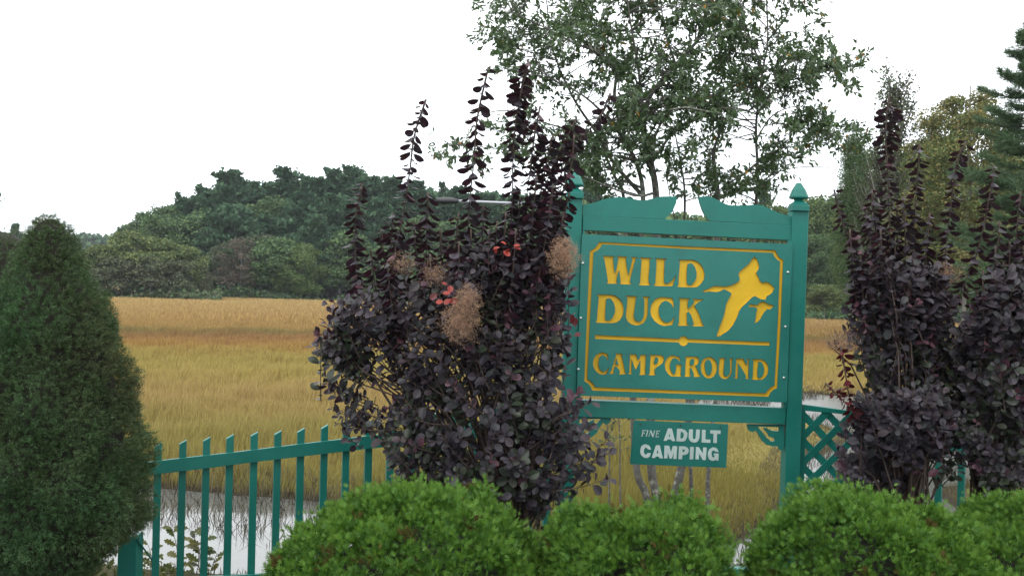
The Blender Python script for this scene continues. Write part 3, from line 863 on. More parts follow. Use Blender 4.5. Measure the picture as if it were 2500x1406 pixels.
def wedge(n, d0, d1, p=1.0, margin=1.12):
    d = (rng.random(n) * (d1 ** p - d0 ** p) + d0 ** p) ** (1 / p)
    u = rng.uniform(-0.56, 0.58, n) * margin
    return u * d, d
x1, y1 = wedge(480000, 14, 75, 0.9)
ok = (~in_poly(x1, y1, creek)) & (near_side(x1, y1) < 0.5)
d = dist_poly(x1, y1, creek); ok &= (d > 0.12)
x1, y1, d = x1[ok], y1[ok], d[ok]
clump = 0.75 + 0.35 * fnoise(x1, y1, 2.3, 21) + 0.2 * fnoise(x1, y1, 0.35, 22)
h1 = (0.40 + 0.2 * rng.random(len(x1))) * np.clip(clump, .45, 1.3) * ((0.55 + 0.45 * sstep(0, 2.0, d)) * (1 - 0.8 * sstep(16, 21, y1) * sstep(2.0, 4.5, x1) * (1 - sstep(27.5, 29, y1)) * (1 - .4 * sstep(.5, 3, d))))
w1 = 0.005 + 0.00055 * y1
g1 = blades(x1, y1, h1, w1, rng.uniform(0.05, 0.4, len(x1)), BLADE, 'marsh_grass')
tag(g1, kind='stuff', label='golden green cordgrass covering the near marsh beyond the creek', cat='grass')
x2, y2 = wedge(110000, 75, 172, 1.0)
h2 = 0.42 + 0.22 * rng.random(len(x2)); w2 = 0.0012 * y2
g2 = blades(x2, y2, h2, w2, rng.uniform(0.05, 0.5, len(x2)), BLADE, 'marsh_grass')
tag(g2, kind='stuff', label='tan dry marsh grass stretching to the far woods', cat='grass')
# dead brown stalks along the water's edge, and reeds standing in the shallows
fe = np.array(far_edge); seg_l = np.hypot(*np.diff(fe, axis=0).T); cum = np.concatenate([[0], np.cumsum(seg_l)])
def along(n, off0, off1):
    s = rng.random(n) * cum[-1]; i = np.clip(np.searchsorted(cum, s) - 1, 0, len(seg_l) - 1); f = (s - cum[i]) / seg_l[i]
    p = fe[i] * (1 - f[:, None]) + fe[i + 1] * f[:, None]; t = norm(fe[i + 1] - fe[i]); nn = np.stack([-t[:, 1], t[:, 0]], 1)
    return p + nn * rng.uniform(off0, off1, n)[:, None]
p = along(24000, -0.05, 0.75); okk = (~in_poly(p[:, 0], p[:, 1], creek)) & (p[:, 1] > 11.5) & (near_side(p[:, 0], p[:, 1]) < 0.5)
p = p[okk]
g3 = blades(p[:, 0], p[:, 1], rng.uniform(0.10, 0.34, len(p)) * np.where(p[:, 0] > 2.8, .38, 1), rng.uniform(.007, .014, len(p)), rng.uniform(0.1, 1.0, len(p)), DEAD, 'dead_grass')
tag(g3, kind='stuff', label='tangled grey brown dead grass along the muddy creek edge', cat='grass')
p = along(21000, -2.2, 0.1); okk = in_poly(p[:, 0], p[:, 1], creek) & (rng.random(len(p)) < np.clip(0.7 + 0.6 * fnoise(p[:, 0], p[:, 1], 1.4, 5), 0, 1))
p = p[okk]; p = p[(p[:, 1] < 17) | (p[:, 0] > 4)]
REED = blade_mat('thin_reed', False, [(0.05, 0.045, 0.035), (0.09, 0.075, 0.05), (0.03, 0.03, 0.025)])
g4 = blades(p[:, 0], p[:, 1], rng.uniform(0.06, 0.30, len(p)), rng.uniform(.008, .016, len(p)), rng.uniform(0.1, 1.3, len(p)), REED, 'thin_reed', z=np.full(len(p), WZ - 0.02))
tag(g4, kind='stuff', label='thin dark reeds standing in the shallow creek', cat='reeds')
# rough grass and weeds on the garden bank behind the fence
x5 = rng.uniform(-9, 13, 90000); y5 = rng.uniform(7.9, 21, 90000)
ok = (~in_poly(x5, y5, creek)) & (near_side(x5, y5) > 0.5) & (dist_poly(x5, y5, creek) > 0.05)
x5, y5 = x5[ok], y5[ok]
WEED = blade_mat('bank_weed', False, [(0.05, 0.06, 0.018), (0.10, 0.095, 0.03), (0.11, 0.085, 0.05), (0.06, 0.05, 0.035), (0.13, 0.12, 0.05)])
h5 = rng.uniform(0.10, 0.32, len(x5)) * np.clip(0.9 + .5 * fnoise(x5, y5, 1.6, 31), .3, 1.4) * np.where(x5 > 3.2, 0.9, np.where(x5 < 0.3, .35, .75))
g5 = blades(x5, y5, h5, rng.uniform(.006, .012, len(x5)), rng.uniform(0.1, 0.9, len(x5)), WEED, 'bank_grass')
tag(g5, kind='stuff', label='rough olive brown grass on the near creek bank', cat='grass')

# ------------------------------------------------------------------ leaf templates
def leaf_template(prof, fold=0.10, droop=0.12):
    """prof: (t, half width) rows between base and tip; folded along the midrib, arched"""
    k = len(prof)
    V = [(0, 0, 0)]
    for t, w in prof:
        z = -droop * (t ** 2)
        V += [(-w, t, z + fold * w * 2), (0, t, z), (w, t, z + fold * w * 2)]
    V.append((0, 1, -droop))
    last = len(V) - 1
    Q, T = [], [(0, 2, 1), (0, 3, 2)]
    for i in range(k - 1):
        a = 1 + i * 3; c = a + 3
        Q += [(a, a + 1, c + 1, c), (a + 1, a + 2, c + 2, c + 1)]
    a = 1 + (k - 1) * 3
    T += [(a, a + 1, last), (a + 1, a + 2, last)]
    return np.array(V, float), np.array(T), np.array(Q)
ROUND = leaf_template([(0.15, 0.06), (0.30, 0.23), (0.55, 0.335), (0.78, 0.30), (0.93, 0.15)], 0.12, 0.12)
OVAL = leaf_template([(0.2, 0.14), (0.5, 0.22), (0.8, 0.13)], 0.14, 0.18)
QUADV = np.array([(0, 0, 0), (-.3, .45, .05), (0, 1, -.05), (.3, .45, .05)], float)
QUADQ = np.array([(0, 3, 2, 1)])


def leaves_obj(name, tmpl, pos, dirs, nrm, size, mats, parent, midx=None, kind='stuff'):
    TV, TT, TQ = tmpl
    V, T, Q = stamp(TV, TT, TQ, pos, frames(dirs, nrm), size)
    mt = mq = None
    if midx is not None:
        if TT is not None: mt = np.repeat(midx, len(TT))
        if TQ is not None: mq = np.repeat(midx, len(TQ))
    o = mesh_obj(name, V, T, Q, mats, parent, smooth=False, midx_t=mt, midx_q=mq)
    if kind: o['kind'] = kind
    return o


def single_leaves(tmpl, pos, dirs, nrm, size, mats, midx, parent, name='leaf'):
    """every leaf an object of its own, sharing one mesh per material"""
    mes = [build_mesh(name, tmpl[0], tmpl[1], tmpl[2], [m]) for m in mats]
    M = frames(dirs, nrm); base = world_loc(parent)
    for i in range(len(pos)):
        o = bpy.data.objects.new(name, mes[int(midx[i])])
        R = Matrix(M[i].tolist()).to_4x4(); s = float(size[i])
        o.matrix_local = Matrix.Translation(Vector((pos[i] - base).tolist())) @ R @ Matrix.Scale(s, 4)
        COL.objects.link(o); o.parent = parent


def split_leaves(parent, tmpl, pos, dirs, nrm, size, mats, midx, score, n_single=290, stuff_name='foliage'):
    order = np.argsort(-score); a, b_ = order[:n_single], order[n_single:]
    single_leaves(tmpl, pos[a], dirs[a], nrm[a], size[a], mats, midx[a], parent)
    if len(b_):
        leaves_obj(stuff_name, tmpl, pos[b_], dirs[b_], nrm[b_], size[b_], mats, parent, midx[b_])


# ------------------------------------------------------------------ woods beyond the marsh
M_PINE = leaf_mat('pine_needles_far', [(0.028, 0.066, 0.038), (0.046, 0.096, 0.052), (0.074, 0.134, 0.068)], 0.8, 0.15, 0.12)
M_DECID = leaf_mat('oak_leaves_far', [(0.038, 0.078, 0.032), (0.066, 0.120, 0.046), (0.108, 0.168, 0.062)], 0.7, 0.2, 0.15)
M_YEL = leaf_mat('yellowing_leaves_far', [(0.065, 0.100, 0.042), (0.095, 0.135, 0.050), (0.15, 0.175, 0.052)], 0.7, 0.2, 0.2)
M_GREY = leaf_mat('greyish_leaves_far', [(0.070, 0.085, 0.052), (0.095, 0.108, 0.064), (0.065, 0.092, 0.050)], 0.8, 0.1, 0.1)
M_RED = leaf_mat('russet_leaves_far', [(0.100, 0.086, 0.068), (0.125, 0.098, 0.076), (0.075, 0.085, 0.058)], 0.8, 0.1, 0.1)
M_ORANGE = leaf_mat('turning_oak_leaves', [(0.065, 0.110, 0.044), (0.090, 0.145, 0.052), (0.12, 0.17, 0.058), (0.15, 0.175, 0.058), (0.24, 0.18, 0.065)], 0.7, 0.2, 0.25, big=.3, bigcol=(0.27, 0.17, 0.07), bigscale=4.0)
M_LIGHT = leaf_mat('light_green_leaves', [(0.065, 0.110, 0.036), (0.090, 0.145, 0.046), (0.12, 0.17, 0.055)], 0.7, 0.2, 0.2)
B_GREY = bark_mat('grey_bark', (0.10, 0.095, 0.085), (0.20, 0.19, 0.17), 6)
B_DARK = bark_mat('dark_bark', (0.04, 0.033, 0.028), (0.09, 0.075, 0.06), 6)

TRI_T = (np.array([(0, 0, 0), (-.5, .9, .1), (.5, 1, -.1)], float), np.array([(0, 2, 1)]), None)
QUAD_T = (QUADV * np.array([1.5, 1, 1]), None, QUADQ)


def crown_decid(n, seed, lobes=26, flat=0.0, leaf=0.055, hollow=0.5):
    """unit crown: radius .5, z 0..1 (crown only)"""
    r = np.random.default_rng(seed)
    c = []
    for i in range(lobes):
        z = r.uniform(0.05, 0.95); rad = 0.5 * math.sqrt(max(0.02, 1 - abs(2 * z - 0.85) ** 2.2 * 0.85)) * r.uniform(.35, .95)
        a = r.uniform(0, 6.28); c.append((rad * math.cos(a) * .8, rad * math.sin(a) * .8, z * .9, r.uniform(.09, .19) * min(1, (40 / lobes) ** .5)))
    c = np.array(c)
    k = r.integers(0, lobes, n); u = norm(r.normal(size=(n, 3)))
    u[:, 2] = np.where(r.random(n) < .65, abs(u[:, 2]), u[:, 2])
    rr = c[k, 3] * r.uniform(.55, 1.08, n)
    P = c[k, :3] + u * rr[:, None] * np.array([1.15, 1.15, .8])
    D = norm(u * .5 + r.normal(size=(n, 3)) * .7); N = norm(u + np.array([0, 0, .5]) + r.normal(size=(n, 3)) * .5)
    return P, D, N, leaf * r.uniform(.5, 1.3, n)


def crown_pine(n, seed, leaf=0.045, lo=0.0, spire=False):
    """unit white pine: boughs in loose tiers, each sweeping out and turning up into plumes"""
    r = np.random.default_rng(seed)
    P, D, N = [], [], []
    levels = 15
    bl = []
    for l in range(levels):
        z = (l / levels) ** .95
        for j in range(6 if z < .85 else 4):
            a = j * 1.047 * 1.0 + l * 2.4 + r.uniform(-.3, .3)
            prof = 0.56 * (1 - z) ** (.88 if not spire else 1.1) * min(1, .45 + z * 2.2) + .03
            bl.append((z + r.uniform(-.02, .02), a, prof * r.uniform(.35, 1.2)))
    bl.append((.93, 0, .02))
    per = n // len(bl)
    for z, a, ln in bl:
        k = 3
        for q in range(k):
            m = per // k
            t = .35 + .65 * (q + r.random(m)) / k
            dx, dy = math.cos(a + (q - 1) * .12), math.sin(a + (q - 1) * .12)
            side = r.normal(size=m) * (.018 + .03 * t); up = (.045 + ln * .22) * t ** 2.2 + r.normal(size=m) * .009
            P.append(np.stack([dx * ln * t - dy * side, dy * ln * t + dx * side, z + up], 1))
            D.append(np.stack([dx * .6 + r.normal(size=m) * .5, dy * .6 + r.normal(size=m) * .5, r.uniform(.3, 1.3, m)], 1))
            N.append(np.stack([r.normal(size=m) * .6, r.normal(size=m) * .6, np.ones(m) * .8], 1))
    P = np.concatenate(P); m = len(P)
    P[:, 2] *= .95
    return P, norm(np.concatenate(D)), norm(np.concatenate(N)), leaf * r.uniform(.6, 1.4, m)


def limb_set(seed, crown_lo, n=9, r0=0.018, spread=.32):
    """trunk and limbs of a unit-height tree"""
    r = np.random.default_rng(seed); acc = Acc()
    tk = np.array([[0, 0, -0.03], [r.uniform(-.01, .01), 0, .3], [r.uniform(-.02, .02), r.uniform(-.02, .02), .62], [r.uniform(-.02, .02), 0, .93]])
    tk = spline(tk, 9); acc.add(*tube(tk, np.linspace(r0, r0 * .22, 9), 6))
    for i in range(n):
        z = r.uniform(crown_lo, .85); b0 = np.array([np.interp(z, tk[:, 2], tk[:, 0]), np.interp(z, tk[:, 2], tk[:, 1]), z])
        a = r.uniform(0, 6.28); ln = spread * (1.05 - z) * r.uniform(.7, 1.2)
        e = b0 + np.array([math.cos(a) * ln, math.sin(a) * ln, ln * r.uniform(.4, .9)])
        mdd = (b0 + e) / 2 + np.array([math.cos(a) * ln * .1, math.sin(a) * ln * .1, -.01])
        acc.add(*tube(spline([b0, mdd, e], 5), np.linspace(r0 * .42, r0 * .1, 5), 4))
    return acc


LIB = {}
def lib(kind, seed, asp=1.5):
    asp = min((0.7, 1.0, 1.4, 2.0, 2.8), key=lambda v: abs(math.log(v / asp)))
    key = (kind, seed, asp)
    if key in LIB: return LIB[key]
    s = 100 + seed * 13 + sum(map(ord, kind))
    if kind == 'pine': P, D, N, S = crown_pine(12000, s, 0.036); lo, top = .15, 1.0; mat = M_PINE; tm = TRI_T; wsc = 1.0
    elif kind == 'spire': P, D, N, S = crown_pine(5000, s, 0.05, spire=True); lo, top = .12, 1.0; mat = M_PINE; tm = TRI_T
    elif kind == 'round': P, D, N, S = crown_decid(15000, s, 34, leaf=.036); lo, top = .18, 1.0; mat = M_DECID; tm = QUAD_T
    elif kind == 'light': P, D, N, S = crown_decid(18000, s, 44, leaf=.030); lo, top = .15, 1.0; mat = M_LIGHT; tm = QUAD_T
    elif kind == 'yellow': P, D, N, S = crown_decid(11000, s, 34, leaf=.036); lo, top = .30, 1.0; mat = M_YEL; tm = QUAD_T
    elif kind == 'grey': P, D, N, S = crown_decid(5200, s, 30, leaf=.036); lo, top = .20, 1.0; mat = M_GREY; tm = QUAD_T
    elif kind == 'red': P, D, N, S = crown_decid(4200, s, 26, leaf=.034); lo, top = .18, 1.0; mat = M_RED; tm = QUAD_T
    elif kind == 'orange': P, D, N, S = crown_decid(60000, s, 150, leaf=.0145); lo, top = .22, 1.0; mat = M_ORANGE; tm = QUAD_T
    elif kind == 'oak': P, D, N, S = crown_decid(42000, s, 80, leaf=.020); lo, top = .18, 1.0; mat = M_DECID; tm = QUAD_T
    elif kind == 'sparse': P, D, N, S = crown_decid(3000, s, 40, leaf=.034); lo, top = .25, 1.0; mat = M_GREY; tm = QUAD_T
    if kind == 'sparse':                     # few leaves, all of them out on the twigs
        r2 = np.random.default_rng(s); ls = limb_set(s + 1, lo + .05, n=46, spread=.55)
        LV = np.concatenate(ls.V)[60:]; m = 5200; P = LV[r2.integers(0, len(LV), m)] + r2.normal(size=(m, 3)) * np.array([.03, .03, .016])
        P[:, :2] *= .8; P[:, 2] = (P[:, 2] - lo) / (top - lo); D = unit(m); N = unit(m); S = r2.uniform(.012, .030, m)
    P = P.copy(); P[:, 2] = lo + P[:, 2] * (top - lo)
    V, T, Q = stamp(tm[0], tm[1], tm[2], P * np.array([1, 1, asp]), frames(D, N), S)
    V = V / np.array([1, 1, asp])
    crown = build_mesh('crown', V, T, Q, [mat])
    acc = limb_set(s + 1, lo + .05, n=46 if kind == 'sparse' else 22 if kind in ('red', 'grey') else 10, spread=.55)
    trunk = build_mesh('trunk', np.concatenate(acc.V), np.concatenate(acc.T), np.concatenate(acc.Q), [B_GREY if kind in ('yellow', 'grey', 'red', 'sparse', 'orange') else B_DARK])
    LIB[key] = (crown, trunk)
    return LIB[key]


def far_tree(name, kind, seed, px, ty, wpx, D, label, group=None, cat='tree', rot=None):
    x = float(W(px, ty, D)[0]); top = float(W(px, ty, D)[2])
    z0 = float(height(np.array([x]), np.array([D]))[0])
    t = thing(name, label, cat, (x, D, z0), group)
    w = wpx / FPX * D; h = top - z0
    c, tr = lib(kind, seed, h / w); a = rng.uniform(0, 6.28) if rot is None else rot
    for nm, me in (('crown', c), ('trunk', tr)):
        o = bpy.data.objects.new(nm, me); o.scale = (w, w, h) if nm == 'crown' else (w * .8, w * .8, h); o.rotation_euler = (0, 0, a)
        COL.objects.link(o); o.parent = t
    return t

G1 = 'trees of the wood across the marsh'
# skyline pines and the crowns packed under them : (kind, px, top y, width, distance, label)
back = [
 ('pine', 560, 418, 120, 196, 'broad dark pine at the first high point of the left skyline'),
 ('pine', 505, 452, 100, 200, 'dark pine just left of the first high skyline pine'),
 ('pine', 610, 436, 90, 202, 'pine tucked right of the first high skyline pine'),
 ('spire', 645, 437, 42, 205, 'thin spiky pine tip in the dip of the skyline'),
 ('pine', 700, 408, 110, 200, 'pine on the skyline right of the dip'),
 ('pine', 760, 425, 110, 198, 'full pine between two plumed pines on the skyline'),
 ('pine', 815, 404, 90, 203, 'tall plumed pine left of the tallest purple-bush spike'),
 ('pine', 862, 398, 95, 200, 'highest plumed pine of the wooded hill'),
 ('pine', 905, 428, 90, 204, 'pine just right of the highest plumed pine'),
 ('pine', 958, 426, 90, 198, 'pine seen left of the tall thin purple shoot'),
 ('pine', 1015, 436, 80, 202, 'pine seen behind the tall thin purple shoot'),
 ('spire', 1080, 436, 60, 205, 'slim pine tip between the two tallest purple shoots'),
 ('pine', 1120, 455, 90, 203, 'pine low on the skyline behind the grey pipe'),
 ('pine', 1190, 470, 100, 203, 'pine behind the middle of the left purple bush'),
 ('round', 1270, 475, 110, 203, 'round crown behind the right part of the left purple bush'),
 ('pine', 1340, 480, 90, 203, 'pine just left of the left sign post'),
 ('pine', 1440, 430, 90, 198, 'dark pine rising right of the left sign post top'),
 ('spire', 436, 461, 50, 200, 'lone flat-topped pine breaking the left slope of the skyline'),
 ('pine', 460, 478, 85, 198, 'pine on the left slope of the skyline'),
 ('round', 405, 492, 90, 196, 'round green crown on the upper left slope'),
 ('round', 360, 512, 90, 192, 'round green crown midway down the left slope'),
 ('round', 320, 545, 80, 188, 'round green crown at the foot of the left slope'),
 ('round', 640, 470, 120, 192, 'broad pale green crown below the dip of the skyline'),
 ('pine', 740, 470, 100, 188, 'green pine high in the middle of the wood'),
 ('pine', 830, 480, 130, 188, 'dark layered pine right of the middle of the wood'),
 ('pine', 920, 490, 120, 186, 'dark layered pine left of the purple bush'),
 ('round', 480, 500, 120, 184, 'wide green crown in the upper left of the wood'),
 ('pine', 560, 500, 130, 186, 'dark layered pine in the left of the wood'),
 ('round', 400, 520, 110, 180, 'mid green crown above the low yellow-green clump'),
 ('pine', 660, 530, 120, 180, 'dark pine in the heart of the wood'),
 ('round', 1010, 520, 130, 186, 'green crown partly behind the left purple bush'),
 ('round', 1120, 530, 130, 186, 'green crown behind the middle purple shoots'),
 ('round', 1240, 540, 140, 184, 'green crown behind the dense part of the left bush'),
]
front = [
 ('round', 850, 560, 120, 174, 'dark round tree at the marsh edge left of the purple bush'),
 ('pine', 775, 520, 80, 175, 'tall pine at the marsh edge right of the russet tree'),
 ('round', 680, 575, 130, 172, 'bright green round tree right beside the russet tree'),
 ('red', 590, 575, 90, 170, 'sparse russet tree with bare pinkish branches at the marsh edge'),
 ('grey', 545, 580, 70, 172, 'thin grey half-bare tree left of the russet tree'),
 ('grey', 645, 560, 80, 174, 'brownish thin tree behind the russet tree'),
 ('pine', 520, 560, 90, 178, 'dark pine behind the yellow-green clump'),
 ('light', 735, 590, 100, 170, 'low bright tree in the middle of the marsh edge'),
 ('round', 930, 600, 120, 172, 'dark tree at the marsh edge behind the left purple shoot'),
 ('round', 1050, 610, 130, 172, 'tree at the marsh edge behind the left purple bush'),
]
lowc = [
 ('yellow', 330, 562, 120, 150, 'tallest yellow-green tree of the low clump in front of the wood'),
 ('yellow', 270, 592, 100, 150, 'yellow-green tree left in the low clump'),
 ('yellow', 390, 575, 110, 151, 'yellow-green tree right of the tallest in the low clump'),
 ('yellow', 445, 598, 100, 152, 'bright yellow-green tree at the right end of the low clump'),
 ('yellow', 222, 604, 80, 149, 'golden-topped tree at the left end of the low clump'),
 ('grey', 300, 620, 100, 147, 'grey twiggy tree under the low yellow-green clump'),
 ('grey', 370, 615, 110, 147, 'grey twiggy tree with pale trunks at the tip of the marsh point'),
 ('grey', 430, 630, 90, 148, 'grey green tree at the right of the marsh point'),
 ('grey', 235, 650, 80, 146, 'pale tree with orange-tinged leaves beside the big conifer'),
 ('grey', 490, 640, 70, 160, 'small grey tree between the low clump and the dark wood'),
]
k = 0
for lst, nm in ((back, None), (front, None), (lowc, None)):
    for kind, px, ty, wd, D, lab in lst:
        k += 1
        name = {'pine': 'pine_tree', 'spire': 'pine_tree'}.get(kind, 'broadleaf_tree')
        far_tree(name, kind, k % 4, px, ty, wd * (2.3 if kind == 'pine' else 1.45), D, lab, G1)
# behind and right of the sign
G2 = 'trees beyond the marsh to the right'
right_ = [
 ('round', 1500, 480, 120, 190, 'green crown seen under the left pediment scroll of the sign'),
 ('round', 1590, 530, 120, 186, 'low dark crown behind the sign top'),
 ('pine', 1660, 520, 110, 186, 'dark crown seen in the gap of the pediment'),
 ('round', 1760, 530, 120, 184, 'low crown behind the sign right of the gap'),
 ('pine', 1868, 432, 80, 190, 'dark pine on the skyline just left of the right sign post'),
 ('light', 1895, 486, 130, 160, 'light green crown left of the right sign post'),
 ('light', 1990, 470, 140, 158, 'light green crown right beside the right sign post'),
 ('light', 2070, 455, 140, 156, 'light green crown between sign post and right purple bush'),
 ('oak', 1990, 560, 130, 150, 'dark green tree at the marsh edge right of the sign post'),
 ('oak', 2060, 600, 110, 148, 'dark bushy tree at the marsh edge left of the right purple bush'),
 ('round', 1930, 600, 120, 150, 'dark tree at the marsh edge behind the right sign post'),
 ('light', 2150, 430, 160, 150, 'green crown behind the tall right purple shoot'),
 ('round', 2260, 400, 170, 146, 'green crown behind the right purple bush'),
 ('oak', 2180, 560, 150, 140, 'dark tree low behind the right purple bush'),
 ('oak', 2330, 540, 170, 138, 'dark tree low behind the rightmost purple bush'),
 ('oak', 2470, 520, 170, 138, 'dark tree low at the right edge of the picture'),
]
for kind, px, ty, wd, D, lab in right_:
    k += 1
    far_tree({'pine': 'pine_tree'}.get(kind, 'broadleaf_tree'), kind, k % 3, px, ty, wd * 1.35, D, lab, G2)
far_tree('oak_tree', 'orange', 0, 2370, 160, 420, 62, 'tall oak turning orange at its top beyond the right purple bushes')
far_tree('oak_tree', 'orange', 1, 2300, 290, 330, 70, 'lower oak with yellowing leaves behind the right purple shoots')
far_tree('dying_tree', 'sparse', 0, 2190, 120, 270, 66, 'thin half-bare tree with pinkish twigs left of the tall orange oak')
far_tree('dying_tree', 'sparse', 2, 2150, 300, 220, 68, 'low half-bare twiggy tree left of the tall right purple shoot')
far_tree('broadleaf_tree', 'light', 0, 2130, 345, 190, 88, 'light green crown between the bank tree and the tall right purple shoot')
far_tree('broadleaf_tree', 'light', 1, 2235, 330, 260, 84, 'light green crown filling the gap behind the tall right purple shoot')
far_tree('broadleaf_tree', 'light', 2, 2440, 330, 300, 80, 'light green crown behind the rightmost purple shoots')
far_tree('pine_tree', 'pine', 0, 2330, 400, 300, 100, 'dark pine crown low behind the right purple shoots')
far_tree('broadleaf_tree', 'oak', 1, 2090, 300, 130, 72, 'green tree left of the half-bare tree on the right')
far_tree('broadleaf_tree', 'orange', 2, 2090, 380, 130, 74, 'small tree with orange brown leaves left of the right purple shoots')
far_tree('shrub', 'yellow', 1, 2015, 690, 110, 128, 'yellow-green shrub at the marsh edge right of the sign post', cat='shrub')

# undergrowth along the wood's edge and the far line of woods
def scrub(px0, px1, n, D0, D1, h, mats, name, label, size=0.55, zfun=None, tops=None):
    px = rng.uniform(px0, px1, n); D = rng.uniform(D0, D1, n); x = (px - CX) / FPX * D
    z0 = height(x, D); hh = h * np.clip(0.55 + 0.6 * fnoise(x, D, 0.22, 41) + .35 * fnoise(x, D, .9, 42), .06, 2) + 0.1
    z = z0 + hh * rng.random(n) ** .8
    P = np.stack([x, D, z], 1); D_ = unit(n); N = norm(unit(n) + np.array([0, -.6, .8]))
    V, T, Q = stamp(QUAD_T[0], None, QUADQ, P, frames(D_, N), size * rng.uniform(.5, 1.3, n))
    o = mesh_obj(name, V, None, Q, mats, midx_q=rng.integers(0, len(mats), n))
    return tag(o, label, 'undergrowth', kind='stuff')
scrub(480, 1480, 16000, 167, 178, 2.6, [M_DECID, M_PINE, M_GREY], 'undergrowth', 'dark scrub along the foot of the wood across the marsh')
scrub(180, 540, 6000, 144, 154, 1.7, [M_GREY, M_GREY, M_DECID], 'undergrowth', 'greyish scrub at the tip of the marsh point')
scrub(1420, 2700, 20000, 130, 160, 3.0, [M_DECID, M_PINE, M_DECID], 'undergrowth', 'dark scrub along the marsh edge right of the sign')
# dark wood interior behind the front row so no bright gaps show between the trunks
def far_wood(px0, px1, n, D, ytop, name, label, size, mat):
    px = rng.uniform(px0, px1, n); Dd = D + rng.uniform(-6, 6, n); x = (px - CX) / FPX * Dd
    top = np.interp(px, [a for a, _ in ytop], [b_ for _, b_ in ytop]) + 6 * fnoise(px, px * 0, 0.11, 77)
    zt = EYE + (703 + (px - CX) * .028 - top) / FPX * Dd; z0 = height(x, Dd)
    z = z0 + (zt - z0) * rng.random(n) ** .75
    P = np.stack([x, Dd, z], 1)
    V, T, Q = stamp(QUAD_T[0], None, QUADQ, P, frames(unit(n), norm(unit(n) + np.array([0, -.7, .6]))), size * rng.uniform(.5, 1.3, n))
    o = mesh_obj(name, V, None, Q, [mat]); return tag(o, label, 'woods', kind='stuff')
far_wood(300, 1500, 34000, 208, [(300, 600), (360, 545), (430, 500), (520, 470), (600, 465), (700, 453), (900, 453), (1100, 475), (1500, 490)], 'deep_wood', 'dark mass of trees filling the wooded hill across the marsh', 1.5, M_PINE)
far_wood(1380, 2750, 30000, 176, [(1380, 480), (1500, 520), (1800, 535), (1900, 510), (2100, 490), (2750, 480)], 'deep_wood', 'dark mass of trees behind the right-hand marsh edge', 1.3, M_DECID)
far_wood(-200, 420, 14000, 520, [(-200, 590), (0, 578), (20, 572), (60, 580), (190, 577), (212, 572), (240, 580), (300, 582), (420, 590)], 'distant_treeline', 'distant hazy treeline on the left horizon', 3.0, M_PINE)
far_tree('pine_tree', 'pine', 2, 38, 541, 80, 260, 'small distant tree just showing over the left shoulder of the big conifer')
far_tree('pine_tree', 'spire', 0, 206, 570, 16, 505, 'tiny distant spire on the left horizon')
# ------------------------------------------------------------------ the big pine at the right edge (trunk just outside the picture)
M_PINE_NEAR = leaf_mat('pine_needles_near', [(0.045, 0.090, 0.045), (0.068, 0.125, 0.058), (0.095, 0.160, 0.072)], 0.6, 0.3, 0.2)
def near_pine():
    D = 34.0; base = W(2505, 900, D); x0 = base[0]; zb = -0.9
    t = thing('pine_tree', 'tall white pine with layered feathery boughs at the right edge', 'tree', (x0, D, zb))
    H = 12.6; acc = Acc(); acc.add(*tube(spline([(x0, D, zb - .2), (x0 + .1, D, zb + 6), (x0, D, zb + H)], 12), np.linspace(.17, .03, 12), 8))
    P, Dd, N = [], [], []
    r = np.random.default_rng(5)
    for z in np.arange(3.0, H, 0.62):
        R = 2.3 * (1 - (z / H) ** 2.6) + .45
        for j in range(8):
            a = r.uniform(0, 6.28) if j else math.pi + r.uniform(-.25, .25)
            ln = R * r.uniform(.45, 1.25); zz = zb + z + r.uniform(-.42, .42)
            pts = np.array([[x0, D, zz], [x0 + math.cos(a) * ln * .5, D + math.sin(a) * ln * .5, zz + .06 * ln], [x0 + math.cos(a) * ln, D + math.sin(a) * ln, zz + .24 * ln]])
            pl = spline(pts, 7); acc.add(*tube(pl, np.linspace(.035, .008, 7), 4))
            m = 180; u = r.uniform(.2, 1.0, m); side = r.normal(size=m) * .20 * (1.15 - u * .5)
            c = np.stack([np.interp(u, np.linspace(0, 1, 7), pl[:, q]) for q in range(3)], 1)
            c += np.stack([-math.sin(a) * side, math.cos(a) * side, r.normal(size=m) * .045 + abs(side) * .12], 1)
            for q in range(5):
                P.append(c); dd = np.stack([np.full(m, math.cos(a)), np.full(m, math.sin(a)), np.full(m, .35)], 1) + r.normal(size=(m, 3)) * .7
                Dd.append(norm(dd)); N.append(norm(r.normal(size=(m, 3)) + np.array([0, 0, .5])))
    P, Dd, N = map(np.concatenate, (P, Dd, N))
    TN = (np.array([(-.05, 0, 0), (.05, 0, 0), (0.02, 1, 0), (-.02, 1, 0)], float), None, np.array([(0, 1, 2, 3)]))
    leaves_obj('crown', TN, P, Dd, N, r.uniform(.11, .22, len(P)), [M_PINE_NEAR], t)
    acc.obj('trunk', B_DARK, t)
near_pine()

# ------------------------------------------------------------------ trees on the bank behind the sign
M_BANK = leaf_mat('bank_tree_leaves', [(0.050, 0.090, 0.046), (0.072, 0.120, 0.058), (0.10, 0.155, 0.072), (0.062, 0.100, 0.056)], 0.5, 0.45, 0.35, tcol=(0.08, 0.14, 0.04))
M_BANKY = leaf_mat('bank_tree_yellow_leaves', [(0.30, 0.20, 0.02), (0.36, 0.16, 0.03)], 0.5, 0.3, 0.3)
BARK = bark_mat('bank_tree_bark', (0.055, 0.052, 0.046), (0.13, 0.125, 0.11), 16, lichen=(0.24, 0.25, 0.21))


def limbs_from(paths, D0):
    """paths: list of (points [(px,py,dD)], r0, r1) -> world polylines"""
    out = []
    for pts, r0, r1 in paths:
        a = np.array(pts, float)
        w = W(a[:, 0], a[:, 1], D0 + a[:, 2])
        n = max(6, len(a) * 5); out.append((spline(w, n), np.linspace(r0, r1, n) * .82))
    return out


